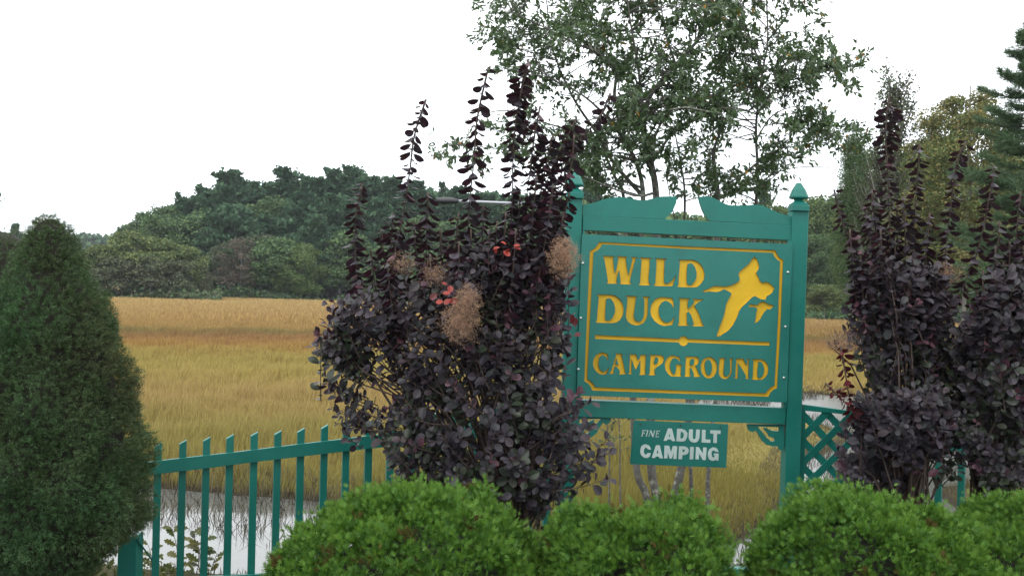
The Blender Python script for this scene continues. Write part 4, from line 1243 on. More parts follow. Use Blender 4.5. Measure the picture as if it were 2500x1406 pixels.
def leafy_tree(root_, limbs, poly, n_cl, per, D0, depth, seed, gap=0.0, lsize=(.045, .080), spread=.13, yellow=.006):
    r = np.random.default_rng(seed)
    names = ['limb'] * len(limbs); names[0] = 'trunk'
    for (P, R), nm in zip(limbs, names):
        a = Acc(); V, T, Q = tube(P, R, 8)
        wob = 1 + .0 * V[:, :1]; a.add(V, T, Q); a.obj(nm, BARK, root_, True)
    allp = np.concatenate([P[2:] for P, R in limbs]); allr = np.concatenate([R[2:] for P, R in limbs])
    c = sample_poly(poly, n_cl)
    dd = r.normal(size=n_cl) * depth
    C = W(c[:, 0], c[:, 1], D0 + dd)
    # thin out by a smooth noise so that patches of sky stay open
    keep = fnoise(c[:, 0], c[:, 1], 0.022, seed) + r.normal(size=n_cl) * .35 > gap - .45
    C = C[keep]
    tw = Acc(); P_, D_, N_, S_ = [], [], [], []
    for q in C:
        dv = allp - q; dist = np.linalg.norm(dv * np.array([1, 1, 1]), axis=1) + np.where(allp[:, 2] > q[2], 1.2 * (allp[:, 2] - q[2]) + .2, 0)
        i = int(np.argmin(dist)); b0 = allp[i]
        L_ = np.linalg.norm(q - b0)
        mid = (b0 + q) / 2 + np.array([0, 0, .06 * L_]) + r.normal(size=3) * .07 * L_
        out = norm(q - b0); tip = q + out * .10 + r.normal(size=3) * .03
        tp = spline([b0, mid, q, tip], 10); tw.add(*tube(tp, np.linspace(min(allr[i] * .6, .010 + .004 * L_), .0016, 10), 4))
        # side twigs with alternate leaves
        for s in range(4):
            u = r.uniform(.45, 1); st = np.array([np.interp(u, np.linspace(0, 1, 10), tp[:, a]) for a in range(3)])
            dr = norm(out * .7 + r.normal(size=3) * .75 + np.array([0, 0, .05])); ln = r.uniform(.10, .30)
            sp_ = np.array([st, st + dr * ln * .5 + np.array([0, 0, .01]), st + dr * ln + np.array([0, 0, -.02])])
            tw.add(*tube(sp_, [.0028, .002, .0012], 3))
            m = per // 4; uu = r.uniform(.1, 1.05, m)[:, None]
            pp = sp_[0] * (1 - uu) + sp_[2] * uu + r.normal(size=(m, 3)) * .012
            dirs = norm(dr + r.normal(size=(m, 3)) * .75 + np.array([0, 0, -.25]))
            P_.append(pp); D_.append(dirs); N_.append(norm(r.normal(size=(m, 3)) * .6 + np.array([0, -.15, 1]))); S_.append(r.uniform(*lsize, m))
    o = tw.obj('twigs', BARK, root_); o['kind'] = 'stuff'
    P_, D_, N_, S_ = map(np.concatenate, (P_, D_, N_, S_))
    mi = (r.random(len(P_)) < yellow).astype(int)
    score = -P_[:, 1] + 8 * S_ + (P_[:, 2] < 4.9) * .6
    split_leaves(root_, OVAL, P_, D_, N_, S_, [M_BANK, M_BANKY], mi, score, 280)
    return len(P_)

t1 = thing('bank_tree', 'multi-stemmed leafy tree rising behind the left half of the sign, widest crown', 'tree', tuple(W(1625, 1290, 11.0)))
zb = -75
limbs = limbs_from([
    ([(1612,1300,0),(1604,1217,0),(1590,1134,0),(1590,900,-.05),(1603,640,0),(1602,480,0),(1590,400,0),(1578,352,0),(1570,288,.05),(1594,224,.1),(1650,160,.15),(1710,88,.2),(1722,30,.2),(1740,-80,.3)], .066, .012),
    ([(1592,1260,0),(1575,1200,0),(1553,1134,0),(1545,900,.1),(1562,650,.1),(1570,480,.1),(1554,400,.1),(1522,340,0),(1490,296,-.1),(1425,235,-.2),(1340,190,-.2)], .058, .008),
    ([(1632,1290,.2),(1645,1215,.2),(1664,1137,.2),(1700,900,.25),(1745,640,.3),(1752,480,.3),(1742,384,.3),(1752,340,.3),(1790,250,.3)], .072, .012),
    ([(1570,288,.05),(1545,232,-.1),(1502,240,-.1),(1502,172,-.2),(1460,130,-.3),(1400,105,-.4),(1330,68,-.4),(1250,30,-.4)], .030, .006),
    ([(1590,400,0),(1650,320,.1),(1750,272,.1),(1810,256,.1),(1900,240,.2)], .022, .005),
    ([(1570,480,.1),(1500,400,.4),(1460,330,.5),(1400,240,.6),(1350,120,.6),(1330,-40,.6)], .030, .007),
    ([(1545,900,.1),(1530,650,.3),(1522,480,.4),(1500,430,.4),(1470,370,.4),(1420,330,.3),(1330,300,.2),(1230,270,.1),(1120,300,0)], .030, .004),
    ([(1578,352,0),(1560,180,-.2),(1540,60,-.3),(1520,-90,-.3)], .025, .007),
    ([(1742,384,.3),(1700,330,.5),(1655,330,.5)], .012, .004),
    ([(1562,650,.1),(1480,520,.3),(1440,440,.3),(1380,420,.2),(1250,370,.1),(1070,350,0)], .022, .003),
    ([(1650,160,.15),(1620,60,.3),(1610,-60,.4)], .018, .005),
], 11.0)
polyA = [(1185,70),(1230,140),(1195,240),(1150,330),(1045,380),(1075,410),(1230,370),(1330,400),(1420,440),(1500,470),(1590,440),(1620,400),(1660,330),(1760,300),(1800,200),(1770,100),(1770,-60),(1650,-140),(1400,-140),(1250,-70),(1195,0)]
n_a = leafy_tree(t1, limbs, polyA, 620, 52, 11.0, .55, 3, gap=0.0)

t2 = thing('bank_tree', 'second leafy tree behind the right half of the sign with thin bare side branches', 'tree', tuple(W(1728, 1300, 11.3)))
limbs = limbs_from([
    ([(1722,1330,0),(1727,1256,0),(1728,1206,0),(1731,1141,0),(1760,900,.1),(1830,640,.1),(1846,492,.1),(1850,420,.1),(1846,340,.1),(1848,280,.1),(1862,172,.1),(1874,100,.1),(1870,-40,.1)], .038, .010),
    ([(1688,1300,.1),(1689,1235,.1),(1686,1141,.1),(1675,900,.2),(1668,640,.3),(1672,480,.3),(1662,400,.3),(1650,335,.3),(1645,300,.3)], .034, .006),
    ([(1850,420,.1),(1880,380,0),(1910,362,-.1),(1990,350,-.2),(2060,310,-.2)], .014, .003),
    ([(1850,450,.1),(1900,420,.2),(1960,408,.2),(2030,412,.2),(2080,440,.2)], .010, .002),
    ([(1850,480,.1),(1880,440,.0),(1930,400,-.2),(2000,402,-.2)], .009, .002),
    ([(1846,400,.1),(1810,430,.2),(1770,452,.2),(1745,480,.3)], .016, .008),
    ([(1848,280,.1),(1900,210,-.1),(1960,190,-.2),(2040,170,-.3),(2110,160,-.3)], .016, .003),
    ([(1862,172,.1),(1830,90,.3),(1800,0,.4),(1790,-90,.4)], .018, .005),
    ([(1874,100,.1),(1920,40,-.1),(1950,-60,-.2)], .014, .004),
    ([(1846,340,.1),(1890,280,.3),(1960,260,.3),(2040,290,.3)], .012, .003),
    ([(1668,640,.3),(1640,500,.5),(1625,430,.5),(1600,380,.5)], .012, .003),
], 11.3)
polyB = [(1640,470),(1700,490),(1760,480),(1860,480),(1900,420),(1960,360),(2080,380),(2130,400),(2060,300),(2010,260),(2120,215),(2125,165),(2040,140),(1990,110),(1985,20),(1960,-100),(1780,-120),(1740,60),(1750,200),(1700,330),(1650,380)]
n_b = leafy_tree(t2, limbs, polyB, 410, 52, 11.3, .5, 11, gap=0.0, yellow=.012)
# thin saplings below the left of the sign
for i, (pts, lab) in enumerate(((([(1486,1300),(1488,1130),(1484,1058),(1478,1000)]), 'thin sapling with small leaves left below the sign, nearer the purple bush'),
                 (([(1516,1300),(1514,1173),(1513,1060),(1508,985)]), 'thin straight sapling just left of the small hanging sign'))):
    s = thing('sapling', lab, 'sapling', tuple(W(pts[0][0], pts[0][1], 10.3)))
    a = np.array(pts, float); P = spline(W(a[:, 0], a[:, 1], 10.3), 10); acc = Acc(); acc.add(*tube(P, np.linspace(.011, .004, 10), 6))
    PP, DD = [], []
    for j in range(12):
        u = rng.uniform(.5, .98); st = np.array([np.interp(u, np.linspace(0, 1, 10), P[:, q]) for q in range(3)])
        e = st + np.array([rng.uniform(-.2, .2), rng.uniform(-.15, .15), rng.uniform(.02, .16)])
        acc.add(*tube(np.array([st, (st + e) / 2 + [0, 0, .01], e]), [.003, .002, .0015], 4))
        for q in range(5): PP.append(st + (e - st) * rng.uniform(.3, 1.1)); DD.append(norm(e - st + rng.normal(size=3) * .1))
    acc.obj('trunk', BARK, s); PP = np.array(PP); n = len(PP)
    single_leaves(OVAL, PP, np.array(DD), norm(rng.normal(size=(n, 3)) * .5 + np.array([0, 0, 1])), rng.uniform(.035, .06, n), [M_BANK], np.zeros(n), s)

# a branch end of a tree standing left of the picture
s = thing('roadside_tree', 'leafy branch end poking in at the left edge above the conifer', 'tree', tuple(W(-260, 1000, 20) * np.array([1, 1, 0]) + np.array([0, 0, -1.0])))
bx0 = np.array(world_loc(s)); acc = Acc()
tr = spline([bx0, bx0 + [0.1, 0, 2.5], bx0 + [0.0, 0, 5.6]], 10); acc.add(*tube(tr, np.linspace(.12, .03, 10), 8))
P, Dd, N = [], [], []
for e in [(-8, 478, 20), (-30, 500, 20.3), (-110, 440, 20.6), (-200, 380, 20), (-320, 420, 19.5), (-150, 540, 20.4), (-260, 320, 20)]:
    q = W(*e); b0 = tr[6]; pl = spline([b0, (b0 + q) / 2 + [0, 0, .12], q], 8); acc.add(*tube(pl, np.linspace(.03, .004, 8), 5))
    m = 46; c = q - norm(q - b0) * .12 + rng.normal(size=(m, 3)) * np.array([.085, .1, .075])
    P.append(c); Dd.append(unit(m) + norm(q - b0)); N.append(unit(m) * .6 + np.array([0, 0, 1]))
P, Dd, N = map(np.concatenate, (P, Dd, N))
leaves_obj('foliage', OVAL, P, norm(Dd), norm(N), rng.uniform(.07, .11, len(P)), [M_BANK], s); acc.obj('trunk', BARK, s)

# ------------------------------------------------------------------ purple smoke bushes
M_SM = leaf_mat('purple_leaf', [(0.016, 0.014, 0.020), (0.027, 0.022, 0.031), (0.040, 0.032, 0.044), (0.022, 0.026, 0.027), (0.036, 0.022, 0.028)], 0.55, 0.40, 0.06, tcol=(0.10, 0.01, 0.03))
M_SMTOP = leaf_mat('young_maroon_leaf', [(0.054, 0.022, 0.033), (0.075, 0.028, 0.042), (0.045, 0.021, 0.032)], 0.5, 0.4, 0.10, tcol=(0.10, 0.025, 0.045))
M_SMG = leaf_mat('dull_green_leaf', [(0.022, 0.036, 0.020), (0.034, 0.044, 0.027), (0.028, 0.028, 0.024)], 0.45, 0.5, 0.08)
M_SMR = leaf_mat('scarlet_leaf', [(0.20, 0.020, 0.016), (0.30, 0.036, 0.022)], 0.45, 0.4, 0.25)
M_SMD = leaf_mat('dark_red_leaf', [(0.085, 0.010, 0.014), (0.055, 0.010, 0.014), (0.12, 0.016, 0.018)], 0.45, 0.4, 0.25)
B_SM = bark_mat('bush_bark', (0.045, 0.03, 0.026), (0.10, 0.07, 0.058), 26)
PLUME = leaf_mat('smoke_plume_hair', [(0.34, 0.215, 0.15), (0.46, 0.31, 0.22), (0.22, 0.135, 0.085)], 0.9, 0.1, 0.4)
SMM = [M_SM, M_SMTOP, M_SMG, M_SMR, M_SMD]


class Bush:
    def __init__(s, name, label, base, seed):
        s.root = thing(name, label, 'bush', base); s.base = np.array(base, float)
        s.r = np.random.default_rng(seed); s.P, s.D, s.N, s.S, s.M = [], [], [], [], []
        s.stems = []; s.tw = Acc()
    def whorl(s, path, spacing=.019, size=(.072, .108), top_frac=.28, splay=.62, mat_top=1, mat=0, jitter=.25, face=0.0):
        """leaves set spirally round a shoot, upright and shorter at its tip"""
        r = s.r; seg = np.linalg.norm(np.diff(path, axis=0), axis=1); cl = np.concatenate([[0], np.cumsum(seg)]); Ln = cl[-1]
        n = max(3, int(Ln / spacing)); u = (np.arange(n) + r.random(n) * .5) / n
        c = np.stack([np.interp(u * Ln, cl, path[:, q]) for q in range(3)], 1)
        T = np.gradient(path, axis=0); ax = norm(np.stack([np.interp(u * Ln, cl, T[:, q]) for q in range(3)], 1))
        ref = norm(np.cross(ax, np.array([0.2, 1, .1]))); ref2 = np.cross(ax, ref)
        ph = np.cumsum(np.full(n, 2.3999)) + r.normal(size=n) * .25 + r.uniform(0, 6)
        rad = np.cos(ph)[:, None] * ref + np.sin(ph)[:, None] * ref2
        tipness = np.clip((u - (1 - top_frac)) / top_frac, 0, 1)
        upk = splay + 0.9 * tipness ** 1.5 + r.normal(size=n) * jitter * .5
        d = norm(rad + ax * upk[:, None] + r.normal(size=(n, 3)) * jitter * .7)
        nn = norm(ax - rad * (upk * .7)[:, None] + np.array([0, -1, .1]) * max(face, .45) + r.normal(size=(n, 3)) * jitter)
        sz = .92 * r.uniform(size[0] * .72, size[1] * 1.05, n) * (1 - .42 * tipness ** 2) * np.clip(.7 + u * 3, .7, 1)
        s.P.append(c + rad * .004); s.D.append(d); s.N.append(nn); s.S.append(sz)
        s.M.append(np.where(r.random(n) < tipness * 1.3 + (.10 if mat_top == 1 else 0), mat_top, mat))
    def spike(s, pts, D, r0=.007, **kw):
        a = np.array(pts, float); dd = a[:, 2] if a.shape[1] > 2 else 0
        kw['spacing'] = kw.get('spacing', .019) * .78; p = spline(W(a[:, 0], a[:, 1], D + dd), max(8, len(a) * 6)); s.stems.append((p, np.linspace(r0, .0022, len(p)))); s.whorl(p, **kw)
        return p
    def body(s, poly, n, D, dep, ln=(.22, .42), size=(.060, .098), face=.6, green=.38, n_leaf_sp=.021, out_c=None, low_y=900, skip=None):
        r = s.r; c = sample_poly(poly, n); a = np.array(poly); cx = a[:, 0].mean(); wx = (a[:, 0].max() - a[:, 0].min()) / 2
        e = np.sqrt(np.clip(1 - ((c[:, 0] - cx) / wx) ** 2, .05, 1))
        # most shoots near the outer skin, towards the viewer and away from him
        dz = np.where(r.random(n) < .72, -1, 1) * (r.random(n) ** .5) * dep * e
        Q = W(c[:, 0], c[:, 1], D + dz)
        for i in range(n):
            if skip is not None and skip(c[i, 0], c[i, 1]) and r.random() < .9: continue
            q = Q[i]; ctr = s.base + np.array([0, 0, (q[2] - s.base[2]) * .55])
            o = norm(q - ctr); L_ = r.uniform(*ln)
            dr = norm(o * np.array([1, 1, .6]) + np.array([0, -.15, .55 if c[i, 1] < low_y else .12]) + r.normal(size=3) * .3)
            st = q - dr * L_ * .8
            p = spline([st, q - dr * L_ * .3 + np.array([0, 0, -.015]), q + dr * L_ * .2], 6)
            s.tw.add(*tube(p, np.linspace(.004, .0018, 6), 4))
            if i % 3 == 0:
                k = ctr * .5 + s.base * .5 + r.normal(size=3) * .05; k[2] = s.base[2] + (st[2] - s.base[2]) * .35
                bp = spline([s.base + r.normal(size=3) * np.array([.07, .07, 0]), k, st * .6 + ctr * .4 + r.normal(size=3) * .04, st], 9)
                s.tw.add(*tube(bp, np.linspace(.011, .004, 9), 5))
            s.whorl(p, spacing=n_leaf_sp, size=size, top_frac=.4, splay=.35, face=face, jitter=.38,
                    mat=0 if r.random() > green * (1 if c[i, 1] > low_y else .25) else 2, mat_top=0 if r.random() < .92 else 1)
    def leafset(s, pts, D, size, mat):
        for px, py in pts:
            s.P.append(W(px, py, D)[None]); s.D.append(norm(s.r.normal(size=(1, 3)) * np.array([1, .3, .4]))); s.N.append(norm(s.r.normal(size=(1, 3)) * .5 + np.array([0, -.8, .7])))
            s.S.append(np.array([size * s.r.uniform(.8, 1.2)])); s.M.append(np.array([mat]))
    def plume(s, px, py, rx, ry, D, n, seed, label='tan smoky flower plume', den=1.0):
        r = np.random.default_rng(seed); c0 = W(px, py, D); k = D / FPX
        u = unit(n) * (r.random(n) ** .55)[:, None] * 1.08
        # ragged edge
        rag = 1 + .25 * np.sin(u[:, 0] * 7 + seed) * np.cos(u[:, 2] * 9)
        c = c0 + u * np.array([rx * k, (rx + ry) * .5 * k, ry * k]) * rag[:, None]
        TN = (np.array([(-.026, 0, 0), (.026, 0, 0), (.024, .55, .10), (-.024, .55, .10), (0, 1, -.03)], float), np.array([(3, 2, 4)]), np.array([(0, 1, 2, 3)]))
        o = leaves_obj('flower_plume', TN, c, unit(n), unit(n), r.uniform(.018, .040, n), [PLUME], s.root)
        st = Acc()
        for i in range(26):
            e = c0 + norm(r.normal(size=3)) * np.array([rx * k, rx * k, ry * k]) * .9
            b0 = c0 + np.array([0, 0, -ry * k * .9]); st.add(*tube(spline([b0, (b0 + e) / 2 + r.normal(size=3) * .01, e], 5), np.linspace(.0022, .0008, 5), 3))
        st.obj('plume_stalks', B_SM, s.root)['kind'] = 'stuff'
    def finish(s, trunks):
        for i, (P, R) in enumerate(trunks):
            a = Acc(); a.add(*tube(P, R, 7)); a.obj('trunk', B_SM, s.root, True)
        for P, R in s.stems:
            a = Acc(); a.add(*tube(P, R, 5)); a.obj('stem', B_SM, s.root, True)
        s.tw.obj('twigs', B_SM, s.root)['kind'] = 'stuff'
        P, D, N, S, M = (np.concatenate(v) for v in (s.P, s.D, s.N, s.S, s.M))
        fac = abs(norm(N) @ np.array([0, -1, 0]))
        score = -P[:, 1] * 1.0 + 6 * S + .5 * fac + (P[:, 2] > 2.75) * .45
        split_leaves(s.root, ROUND, P, D, N, S, SMM, M.astype(int), score, 285)


def fan_trunks(base, tops, r0, seed):
    r = np.random.default_rng(seed); out = []
    for t in tops:
        t = np.array(t, float); b0 = np.array(base, float) + r.normal(size=3) * np.array([.06, .05, 0])
        m = b0 * .55 + t * .45 + np.array([(b0[0] - t[0]) * .12, 0, 0]); P = spline([b0, m, t], 12)
        out.append((P, np.linspace(r0 * r.uniform(.7, 1.1), .007, 12)))
    return out

B1 = Bush('smoke_bush', 'largest dark purple smoke bush with tall leafy spikes and tan plumes, left of the sign', (W(1240, 1300, 6.55)[0], 6.55, 0.0), 21)
SD = 6.45
B1.spike([(1040,243),(1012,330),(1000,420),(985,520),(965,620),(965,720)], SD, top_frac=.16, size=(.078, .108), spacing=.021)
B1.spike([(1192,165),(1165,290),(1158,380),(1148,480),(1135,640),(1120,780)], SD - .1, top_frac=.12, size=(.082, .115), spacing=.022)
B1.spike([(1290,150),(1262,280),(1252,400),(1250,520),(1240,700)], SD + .05, top_frac=.22, size=(.075, .108), spacing=.016)
B1.spike([(1283,160),(1270,240),(1275,330)], SD + .12, top_frac=.5, spacing=.016)
B1.spike([(1318,262),(1302,350),(1290,450),(1265,600)], SD + .1, top_frac=.3, spacing=.017)
B1.spike([(1490,228),(1462,290),(1410,350),(1350,470),(1310,600),(1280,740)], SD - .05, top_frac=.2, spacing=.018)
B1.spike([(1408,288),(1378,350),(1340,430),(1310,560)], SD + .08, top_frac=.35, spacing=.017)
B1.spike([(1402,330),(1395,400),(1360,520),(1330,640)], SD - .1, top_frac=.2, spacing=.018)
B1.spike([(1350,330),(1330,420),(1300,560)], SD + .1, top_frac=.3, spacing=.018)
B1.spike([(884,448),(868,540),(868,640),(880,740)], SD, top_frac=.22, size=(.072, .10), spacing=.0145)
B1.spike([(1045,470),(1042,560),(1040,700)], SD - .1, top_frac=.4, spacing=.0145)
B1.spike([(960,520),(955,600),(950,720)], SD + .1, top_frac=.2, spacing=.017)
B1.spike([(1215,540),(1200,640),(1180,760)], SD - .15, top_frac=.25, spacing=.018)
B1.spike([(1120,520),(1110,620),(1100,760)], SD - .1, top_frac=.1, spacing=.018)
B1.spike([(1390,470),(1370,560),(1340,700)], SD - .1, top_frac=.1, spacing=.017)
bodyA = [(845,720),(900,690),(1000,690),(1090,650),(1200,610),(1300,600),(1370,640),(1392,700),(1385,760),(1385,900),(1388,980),(1388,1080),(1385,1190),(1320,1240),(1200,1260),(1080,1235),(965,1190),(950,1100),(900,1060),(860,1075),(820,1030),(800,960),(775,890),(790,830),(810,760),(840,720)]
gapf = lambda x, y: ((x - 905) / 75) ** 2 + ((y - 930) / 60) ** 2 < 1 or ((x - 850) / 25) ** 2 + ((y - 830) / 30) ** 2 < 1 or ((x - 1320) / 25) ** 2 + ((y - 830) / 40) ** 2 < 1 or ((x - 1190) / 50) ** 2 + ((y - 960) / 50) ** 2 < 1 or ((x - 1165) / 40) ** 2 + ((y - 1085) / 30) ** 2 < 1
B1.body(bodyA, 500, SD + .05, .42, skip=gapf)
B1.body([(1390,960),(1440,985),(1450,1060),(1480,1110),(1480,1165),(1430,1190),(1380,1150)], 16, SD - .1, .15, low_y=900, green=.05)
B1.body([(770,860),(830,760),(870,780),(840,870),(800,900)], 26, SD - .1, .15, low_y=700, green=.6)
B1.leafset([(1222,603),(1238,598),(1252,604),(1228,612),(1246,612),(1271,601),(1216,608)], SD - .46, .052, 3)
B1.leafset([(1092,697),(1098,718),(1102,728),(1085,736),(1096,740),(1078,716)], SD - .5, .050, 3)
B1.leafset([(1400,820),(1390,790),(1405,800),(1068,716)], SD - .4, .06, 4)
B1.plume(1376, 628, 38, 50, SD - .38, 3300, 1)
B1.plume(1142, 735, 34, 44, SD - .52, 1500, 2)
B1.plume(1124, 785, 46, 52, SD - .50, 3100, 3)
B1.plume(1060, 672, 32, 34, SD - .34, 420, 4)
B1.plume(985, 642, 40, 30, SD - .25, 330, 5)
for tx_, ty_ in ((905,610),(930,560),(985,600),(1010,540),(1075,560),(1095,600),(1150,560),(1180,500),(1210,580),(1235,520),(1270,480),(1300,540),(1325,500),(1350,450),(1375,520),(1385,590),(1330,590),(860,640),(945,640),(1120,590),(1225,600),(1260,560),(1290,600),(1340,560),(1365,600),(1160,620),(1050,620),(965,600),(1310,430),(1270,560),(1195,560)):
    B1.spike([(tx_, ty_), (tx_ - (tx_ - 1130) * .05, ty_ + 90), (tx_ - (tx_ - 1130) * .16, ty_ + 230)], SD + B1.r.uniform(-.3, .25), top_frac=.3, spacing=.0155, size=(.07, .10))
tb = B1.base
B1.finish(fan_trunks(tb, [W(1120,780,SD), W(965,720,SD), W(880,740,SD), W(1240,700,SD), W(1280,740,SD), W(900,900,SD-.1), W(1340,700,SD), W(860,1000,SD-.1)], .030, 4))

B2 = Bush('smoke_bush', 'purple smoke bush with the tallest right-hand spike, in front of the lattice', (W(2205, 1300, 6.9)[0], 6.9, 0.0), 33)
SD = 6.85
B2.spike([(2170,238),(2162,330),(2168,430),(2172,560),(2180,720)], SD, top_frac=.3, spacing=.017)
B2.spike([(2172,250),(2176,300),(2170,400)], SD + .06, top_frac=.7, spacing=.014)
B2.spike([(2246,352),(2240,430),(2232,540),(2225,700)], SD - .05, top_frac=.2, spacing=.018)
B2.spike([(2358,346),(2335,400),(2322,500),(2310,600),(2305,700)], SD + .05, top_frac=.2, spacing=.019)
B2.spike([(2428,405),(2418,470),(2390,600),(2355,690),(2330,760)], SD + .1, top_frac=.28, spacing=.018)
B2.spike([(2036,463),(2052,530),(2078,600),(2110,690),(2140,780)], SD - .05, top_frac=.25, spacing=.0165)
B2.spike([(2128,462),(2135,540),(2150,640),(2160,760)], SD - .1, top_frac=.45, spacing=.0155)
B2.spike([(2110,500),(2125,600),(2150,700)], SD + .05, top_frac=.4, spacing=.017)
B2.spike([(2205,480),(2210,580),(2215,700)], SD - .1, top_frac=.3, spacing=.017)
B2.spike([(2270,520),(2260,620),(2250,720)], SD - .1, top_frac=.2, spacing=.018)
for tx_, ty_ in ((2075,560),(2100,610),(2150,560),(2185,590),(2230,580),(2262,600),(2290,640),(2310,600),(2190,500),(2140,620),(2235,640)):
    B2.spike([(tx_, ty_), (tx_ - (tx_ - 2190) * .05, ty_ + 80), (tx_ - (tx_ - 2190) * .16, ty_ + 200)], SD + B2.r.uniform(-.3, .25), top_frac=.3, spacing=.016, size=(.068, .098))
B2.body([(2100,670),(2150,640),(2270,650),(2310,700),(2330,760),(2300,790),(2200,780),(2120,760),(2080,700)], 150, SD, .36, green=.05)
B2.body([(2100,760),(2330,770),(2350,900),(2240,930),(2120,920),(2080,850)], 85, SD + .05, .3, green=.5, low_y=760)
B2.body([(2090,970),(2200,950),(2300,955),(2330,1010),(2310,1060),(2200,1075),(2110,1070),(2080,1020)], 105, SD - .15, .26, green=.1, low_y=1400)
B2.body([(2060,1100),(2120,1060),(2200,1080),(2180,1170),(2080,1190),(2040,1160)], 34, SD, .2, green=.1)
B2.body([(2240,860),(2400,870),(2400,1120),(2290,1120),(2240,950)], 60, SD + .1, .25, green=.8, low_y=800)
B2.spike([(2052,845),(2062,900),(2072,960),(2085,1020)], SD - .25, top_frac=.5, spacing=.018, mat=4, mat_top=4, size=(.062, .085), face=1.0)
B2.spike([(2015,935),(2040,960),(2070,990),(2095,1030)], SD - .28, top_frac=.3, spacing=.018, mat=4, mat_top=4, size=(.062, .090), face=1.0)
B2.plume(2060, 835, 48, 30, SD - .1, 900, 8)
B2.plume(2310, 668, 46, 30, SD - .2, 450, 9)
B2.finish(fan_trunks(B2.base, [W(2180,760,SD), W(2225,740,SD), W(2140,800,SD), W(2330,800,SD), W(2130,900,SD), W(2250,860,SD)], .026, 5))

B3 = Bush('smoke_bush', 'rightmost purple smoke bush cut by the right edge, slate-coloured round leaves', (W(2410, 1300, 7.1)[0], 7.1, 0.0), 44)
SD = 6.75
B3.spike([(2492,468),(2485,540),(2475,640),(2460,740)], SD, top_frac=.25, spacing=.017)
B3.spike([(2540,420),(2530,520),(2510,660)], SD, top_frac=.25, spacing=.018)
B3.spike([(2440,540),(2436,620),(2430,720)], SD - .05, top_frac=.1, spacing=.018)
for tx_, ty_ in ((2430,600),(2465,590),(2500,600),(2400,660),(2450,640),(2385,700)):
    B3.spike([(tx_, ty_), (tx_, ty_ + 80), (tx_ + 5, ty_ + 190)], SD + B3.r.uniform(-.3, .2), top_frac=.25, spacing=.016, size=(.07, .105))
B3.body([(2430,680),(2560,600),(2640,640),(2640,800),(2520,820),(2400,830),(2340,840),(2345,790),(2400,740)], 150, SD, .36, green=.02, low_y=900)
B3.body([(2350,830),(2500,820),(2640,830),(2640,1000),(2500,1010),(2400,1000),(2340,920)], 120, SD + .05, .34, green=.45, low_y=830)
B3.body([(2330,990),(2400,1000),(2440,1040),(2400,1075),(2340,1050)], 20, SD + .05, .2, green=.8)
B3.body([(2380,1100),(2560,1090),(2560,1180),(2400,1190)], 34, SD + .05, .15, green=.8)
B3.body([(2440,980),(2640,980),(2640,1110),(2460,1100)], 45, SD + .1, .25, green=.6)
B3.finish(fan_trunks(B3.base, [W(2330,960,SD+.1), W(2460,860,SD), W(2400,860,SD), W(2530,860,SD), W(2560,900,SD)], .030, 6))

# ------------------------------------------------------------------ oak seedling behind the fence, bottom left
M_OAK = leaf_mat('oak_seedling_leaf', [(0.045, 0.075, 0.014), (0.085, 0.105, 0.018), (0.12, 0.115, 0.020), (0.035, 0.055, 0.02)], 0.5, 0.3, 0.3)
lob = [(0.12, .05), (.2, .16), (.28, .09), (.38, .24), (.48, .12), (.6, .28), (.7, .15), (.8, .20), (.9, .10)]
OAKL = leaf_template(lob, .1, .15)
def oak_seedling():
    D = 7.9
    s = thing('oak_seedling', 'young oak shoot with lobed olive leaves behind the pickets at bottom left', 'plant', tuple(W(440, 1530, D)))
    P, Dd, N, S = [], [], [], []; k = 0
    for pts in ([(440,1530),(436,1420),(432,1340),(420,1290)], [(440,1530),(470,1430),(488,1350),(462,1290)], [(440,1530),(400,1430),(380,1390),(362,1330)], [(450,1530),(500,1450),(515,1390),(530,1350)], [(450,1530),(490,1440),(484,1360),(500,1310)]):
        a = np.array(pts, float); pl = spline(W(a[:, 0], a[:, 1], D + rng.uniform(-.06, .06)), 12)
        ac = Acc(); ac.add(*tube(pl, np.linspace(.006, .002, 12), 5)); ac.obj('stem', B_GREY, s)
        for u in np.linspace(.35, 1, 10):
            c = np.array([np.interp(u, np.linspace(0, 1, 12), pl[:, q]) for q in range(3)]); k += 1
            sd = 1 if k % 2 else -1
            P.append(c); Dd.append(norm(np.array([sd * rng.uniform(.5, 1), rng.normal() * .5, rng.uniform(-.1, .8)]))); N.append(norm(np.array([rng.normal() * .4, -.6, .8]))); S.append(rng.uniform(.09, .15))
    single_leaves(OAKL, np.array(P), np.array(Dd), np.array(N), np.array(S), [M_OAK], np.zeros(len(P)), s)
oak_seedling()
def weed_patch(px, py, D, n, label):
    s = thing('weed_clump', label, 'weeds', tuple(W(px, py + 120, D)))
    c = W(px, py, D) + rng.normal(size=(n, 3)) * np.array([.10, .08, .09])
    leaves_obj('foliage', OVAL, c, unit(n), norm(unit(n) + np.array([0, -.5, 1])), rng.uniform(.03, .06, n), [M_OAK], s)
    ac = Acc(); b0 = W(px, py + 120, D)
    for q in c[::14]: ac.add(*tube(spline([b0, (b0 + q) / 2 + rng.normal(size=3) * .02, q], 5), np.linspace(.004, .0015, 5), 4))
    ac.obj('stems', B_GREY, s)['kind'] = 'stuff'
weed_patch(255, 1395, 7.3, 130, 'low leafy weeds under the edge of the big conifer')
weed_patch(345, 1402, 7.7, 60, 'small weeds between the short post and the first picket')
weed_patch(420, 1412, 7.8, 150, 'low weeds at the foot of the oak shoot')

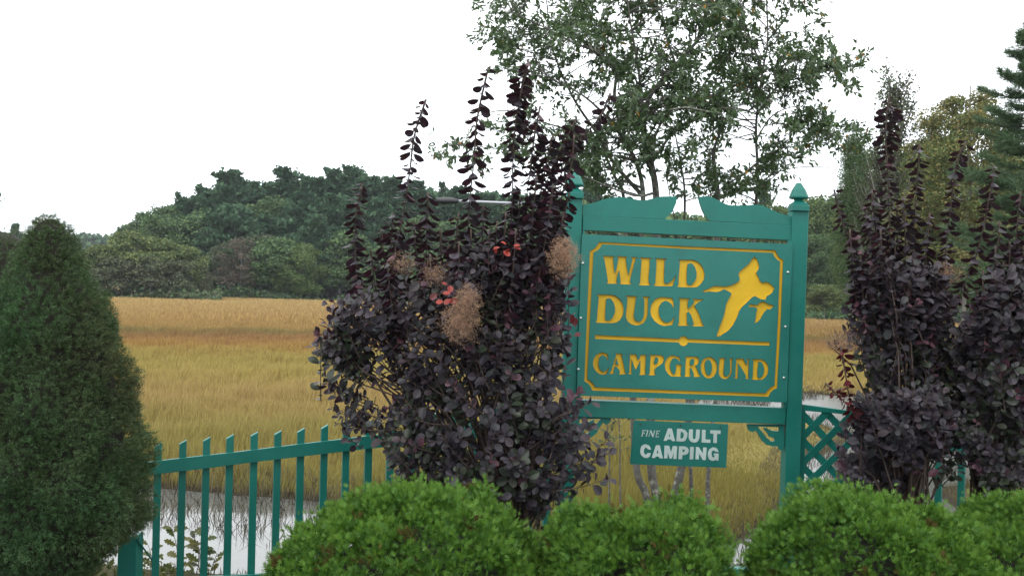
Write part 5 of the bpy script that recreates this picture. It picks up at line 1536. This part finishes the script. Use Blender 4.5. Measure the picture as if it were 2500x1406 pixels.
# ------------------------------------------------------------------ clipped evergreens
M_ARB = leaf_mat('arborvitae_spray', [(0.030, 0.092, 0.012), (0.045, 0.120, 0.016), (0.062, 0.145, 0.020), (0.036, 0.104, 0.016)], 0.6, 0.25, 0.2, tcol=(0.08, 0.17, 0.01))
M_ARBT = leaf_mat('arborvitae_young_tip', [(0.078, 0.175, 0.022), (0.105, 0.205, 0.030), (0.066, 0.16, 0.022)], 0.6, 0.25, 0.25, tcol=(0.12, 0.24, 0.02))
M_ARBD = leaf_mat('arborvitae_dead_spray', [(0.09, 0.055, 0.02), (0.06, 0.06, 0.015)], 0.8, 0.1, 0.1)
M_CON = leaf_mat('spruce_needles', [(0.022, 0.056, 0.018), (0.034, 0.078, 0.024), (0.050, 0.104, 0.032)], 0.6, 0.25, 0.15, big=.85, bigcol=(0.056, 0.060, 0.024), bigscale=1.3)
M_CONT = leaf_mat('spruce_needle_tips', [(0.050, 0.115, 0.045), (0.070, 0.145, 0.060), (0.040, 0.095, 0.036)], 0.6, 0.25, 0.15, big=.6, bigcol=(0.085, 0.095, 0.040), bigscale=1.3)
CORE, nt, b, _ = new_mat('shrub_shade_core'); nn_ = noise(nt, 30, 5, .7); nt.links.new(mix_col(nt, nn_, (0.006, 0.007, 0.004), (0.016, 0.014, 0.008)), b.inputs['Base Color']); b.inputs['Roughness'].default_value = 1  # near-black colour stands in for the shade inside the foliage


def spray_template():
    """flat fan-shaped evergreen spray of slim scaly shoots"""
    V, T = [], []
    def dart(a, b_, w):
        a = np.array(a, float); b_ = np.array(b_, float); d = norm(b_ - a); s_ = np.array([-d[1], d[0], 0]); i = len(V)
        m = a * .6 + b_ * .4
        V.extend([a, m + s_ * w, b_, m - s_ * w]); T.extend([(i, i + 3, i + 2), (i, i + 2, i + 1)])
    dart((0, 0, 0), (0, 1.0, .03), .075)
    for t, l in ((.15, .52), (.42, .46)):
        for sgn in (-1, 1):
            dart((0, t, 0), (sgn * l * .72, t + l * .75, .06 * sgn), .055)
    return np.array(V), np.array(T), None
SPRAY = spray_template()


def globe_shrub(label, cx, topy, hw_px, D, seed, n_cl=1500, per=30, hgt=1.25, bumps=()):
    r = np.random.default_rng(seed)
    top = W(cx, topy, D); rx = hw_px / FPX * D; x0 = top[0]; H = top[2]
    s = thing('globe_arborvitae', label, 'shrub', (x0, D, 0), 'clipped bright green shrubs along the front')
    ry = rx * .95
    # direction samples on the dome, radius modulated by soft lumps
    u = unit(n_cl * 2); u = u[u[:, 2] > -.75][:n_cl]; m = len(u)
    ex = 3.1
    def surf(u):
        den = (abs(u[:, 0]) ** ex + abs(u[:, 1]) ** ex + abs(u[:, 2]) ** ex) ** (1 / ex)
        q = u / den[:, None]
        lump = (1 + .085 * np.sin(q[:, 0] * 4.1 + seed) * np.cos(q[:, 2] * 3.3 + seed * 3) + .05 * np.sin(q[:, 1] * 5.3 + q[:, 0] * 4.7 + seed * 2)
                + .030 * np.sin(q[:, 0] * 13 + seed) * np.sin(q[:, 2] * 12 + q[:, 1] * 7) + .022 * np.sin(q[:, 0] * 21 + q[:, 2] * 9 + seed) * np.sin(q[:, 1] * 19))
        return q * lump[:, None]
    cz = H * .50; rz = H - cz - .05
    q = surf(u); C = np.array([x0, D, cz]) + q * np.array([rx * .93, ry * .93, rz])
    nrm = norm(q / np.array([rx, ry, rz]))
    # clumps: each a little upright tuft of sprays
    cs = r.uniform(.035, .085, m)
    C = C + nrm * (r.random(m)[:, None] ** .8 * .13 - .085)
    idx = np.repeat(np.arange(m), per); n = len(idx)
    loc = r.normal(size=(n, 3)) * .55; loc -= nrm[idx] * np.minimum(0, (loc * nrm[idx]).sum(1))[:, None] * .7
    P = C[idx] + loc * cs[idx][:, None] * .8
    D_ = norm(nrm[idx] * .35 + loc * .9 + np.array([0, 0, .55]) + r.normal(size=(n, 3)) * .3)
    N_ = norm(r.normal(size=(n, 3)))
    S_ = r.uniform(.026, .052, n)
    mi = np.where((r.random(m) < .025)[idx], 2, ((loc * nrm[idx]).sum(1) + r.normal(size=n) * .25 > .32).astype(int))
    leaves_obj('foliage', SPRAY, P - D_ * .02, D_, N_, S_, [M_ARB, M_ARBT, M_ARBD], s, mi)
    # closed core that stops see-through, painted dark as the shade between sprays
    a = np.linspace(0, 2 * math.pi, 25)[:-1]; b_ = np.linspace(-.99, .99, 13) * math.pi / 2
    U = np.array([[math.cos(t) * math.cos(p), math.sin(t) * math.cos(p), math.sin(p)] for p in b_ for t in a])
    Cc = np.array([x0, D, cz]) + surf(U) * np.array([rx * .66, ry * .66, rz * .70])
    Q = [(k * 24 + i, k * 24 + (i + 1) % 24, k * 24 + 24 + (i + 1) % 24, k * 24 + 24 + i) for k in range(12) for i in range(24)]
    mesh_obj('shade_core', Cc, None, Q, [CORE], s, True)
    if bumps:
        for bx_, by_, bw in bumps:      # a taller tuft left by the shears
            c0 = W(bx_, by_, D); k_ = bw / FPX * D; nb = 900
            lo_ = unit(nb) * (r.random(nb) ** .4)[:, None]
            Pb = c0 + lo_ * np.array([k_, k_, k_ * .8]); Db = norm(lo_ * .8 + np.array([0, 0, .6]) + r.normal(size=(nb, 3)) * .3)
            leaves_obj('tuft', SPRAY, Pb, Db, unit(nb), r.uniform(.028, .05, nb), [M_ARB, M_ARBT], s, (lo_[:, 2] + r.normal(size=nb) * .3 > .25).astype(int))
    ac = Acc()
    for i in range(5): ac.add(*tube(spline([(x0 + r.normal() * .05, D + r.normal() * .05, -.02), (x0 + r.normal() * .12, D + r.normal() * .1, .3), (x0 + r.normal() * .25, D + r.normal() * .2, .7)], 6), np.linspace(.02, .008, 6), 6))
    ac.obj('trunk', B_SM, s)
globe_shrub('wide rounded bright green shrub in front of the largest purple bush', 1004, 1212, 318, 5.2, 1, 2300)
globe_shrub('rounded bright green shrub in front of the gap under the tall sign', 1556, 1238, 232, 5.15, 2, 1700)
globe_shrub('rounded bright green shrub in front of the lattice, topmost tuft standing up', 2124, 1214, 268, 5.2, 3, 2000)
globe_shrub('rounded bright green shrub cut by the right edge', 2500, 1236, 260, 5.7, 4, 2000)


def clipped_conifer(label, cx, D, prof, seed, n_cl, zlow=0.25):
    """prof: (survey y, half width px) rows, top first"""
    r = np.random.default_rng(seed)
    ys_ = np.array([p[0] for p in prof], float); hw = np.array([p[1] for p in prof], float)
    zz = W(np.full(len(ys_), cx), ys_, D)[:, 2]; rr = hw / FPX * D; x0 = float(W(cx, 900, D)[0])
    s = thing('dwarf_spruce', label, 'conifer', (x0, D, 0))
    lean = W(np.full(len(ys_), cx), ys_, D)[:, 0] - x0
    # area-weighted heights
    zs = np.linspace(zz[-1], zz[0], 400); rs = np.interp(zs, zz[::-1], rr[::-1]); cdf = np.cumsum(rs + .05); cdf /= cdf[-1]
    z = np.interp(r.random(n_cl), cdf, zs); a = r.uniform(0, 2 * math.pi, n_cl)
    # only a thin share behind
    R = np.interp(z, zz[::-1], rr[::-1]); lx = np.interp(z, zz[::-1], lean[::-1])
    lump = 1 + .06 * np.sin(a * 5 + z * 4 + seed) + .05 * np.sin(a * 9 - z * 7) + .05 * np.sin(z * 15 + a * 3) + .06 * np.sin(z * 31 + a * 13) * np.sin(a * 23 + z * 9)
    slope = np.gradient(np.interp(zs, zz[::-1], rr[::-1]), zs); sl = np.interp(z, zs, slope)
    nrm = norm(np.stack([np.cos(a), np.sin(a), -np.clip(sl, -2, 2)], 1))
    C = np.stack([x0 + lx + np.cos(a) * R * lump, D + np.sin(a) * R * lump, z], 1) - nrm * (r.random(n_cl) ** 1.1 * .085 + .012)[:, None]
    per = 22; idx = np.repeat(np.arange(n_cl), per); n = len(idx)
    # a shoot tip bristling with needles, pointing outward and up
    ax = norm(nrm + np.array([0, 0, .25]) + r.normal(size=(n_cl, 3)) * .3); t = r.random(n)
    L_ = r.uniform(.015, .035, n_cl)
    P = C[idx] + ax[idx] * (t * L_[idx])[:, None] + r.normal(size=(n, 3)) * .006
    D_ = norm(ax[idx] * (.3 + .9 * t)[:, None] + unit(n) * .9)
    TN = (np.array([(-.09, 0, 0), (.09, 0, 0), (0, 1, 0)], float), np.array([(0, 1, 2)]), None)
    leaves_obj('foliage', TN, P, D_, unit(n), r.uniform(.012, .021, n), [M_CON, M_CONT], s, (t + r.normal(size=n) * .15 > .62).astype(int))
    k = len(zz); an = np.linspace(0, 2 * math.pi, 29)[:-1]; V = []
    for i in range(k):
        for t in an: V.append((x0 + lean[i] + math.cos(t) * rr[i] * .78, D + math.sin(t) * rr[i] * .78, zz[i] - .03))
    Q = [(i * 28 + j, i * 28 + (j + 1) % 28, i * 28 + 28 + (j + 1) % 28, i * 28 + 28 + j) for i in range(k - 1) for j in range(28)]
    mesh_obj('shade_core', V, None, Q, [CORE], s, True)  # solid core under the needles, inner shade painted into its colour
    ac = Acc(); ac.add(*tube(spline([(x0, D, -.03), (x0, D, .5), (x0, D, 1.2)], 6), np.linspace(.05, .03, 6), 8)); ac.obj('trunk', B_SM, s)
clipped_conifer('tall cone-shaped clipped dwarf spruce filling the left edge', 122, 5.6,
                [(522, 12), (536, 34), (560, 54), (610, 72), (660, 88), (720, 128), (780, 156), (850, 172), (920, 190), (1000, 206), (1080, 218), (1150, 224), (1220, 224), (1270, 224), (1300, 214), (1340, 172), (1390, 112), (1440, 60)], 1, 22000)
clipped_conifer('second clipped dwarf spruce half outside the left edge behind the tall one', -45, 6.3,
                [(547, 20), (556, 85), (585, 135), (680, 165), (800, 190), (1000, 230), (1200, 240), (1400, 200), (1470, 120)], 2, 7500)

# ------------------------------------------------------------------ the damp air over the marsh
HZ = bpy.data.materials.new('haze_air'); HZ.use_nodes = True; nt = HZ.node_tree; nt.nodes.clear()
vo = nt.nodes.new('ShaderNodeVolumePrincipled'); vo.inputs['Color'].default_value = (0.86, 0.93, 1.0, 1); vo.inputs['Density'].default_value = 0.00017
ho = nt.nodes.new('ShaderNodeOutputMaterial'); nt.links.new(vo.outputs[0], ho.inputs['Volume'])
Vb, Qb = box((0, 700, 16.5), (1990, 1600, 39.0))
hz = mesh_obj('haze', Vb, None, Qb, [HZ]); tag(hz, kind='stuff', label='thin pale haze over the marsh', cat='haze')
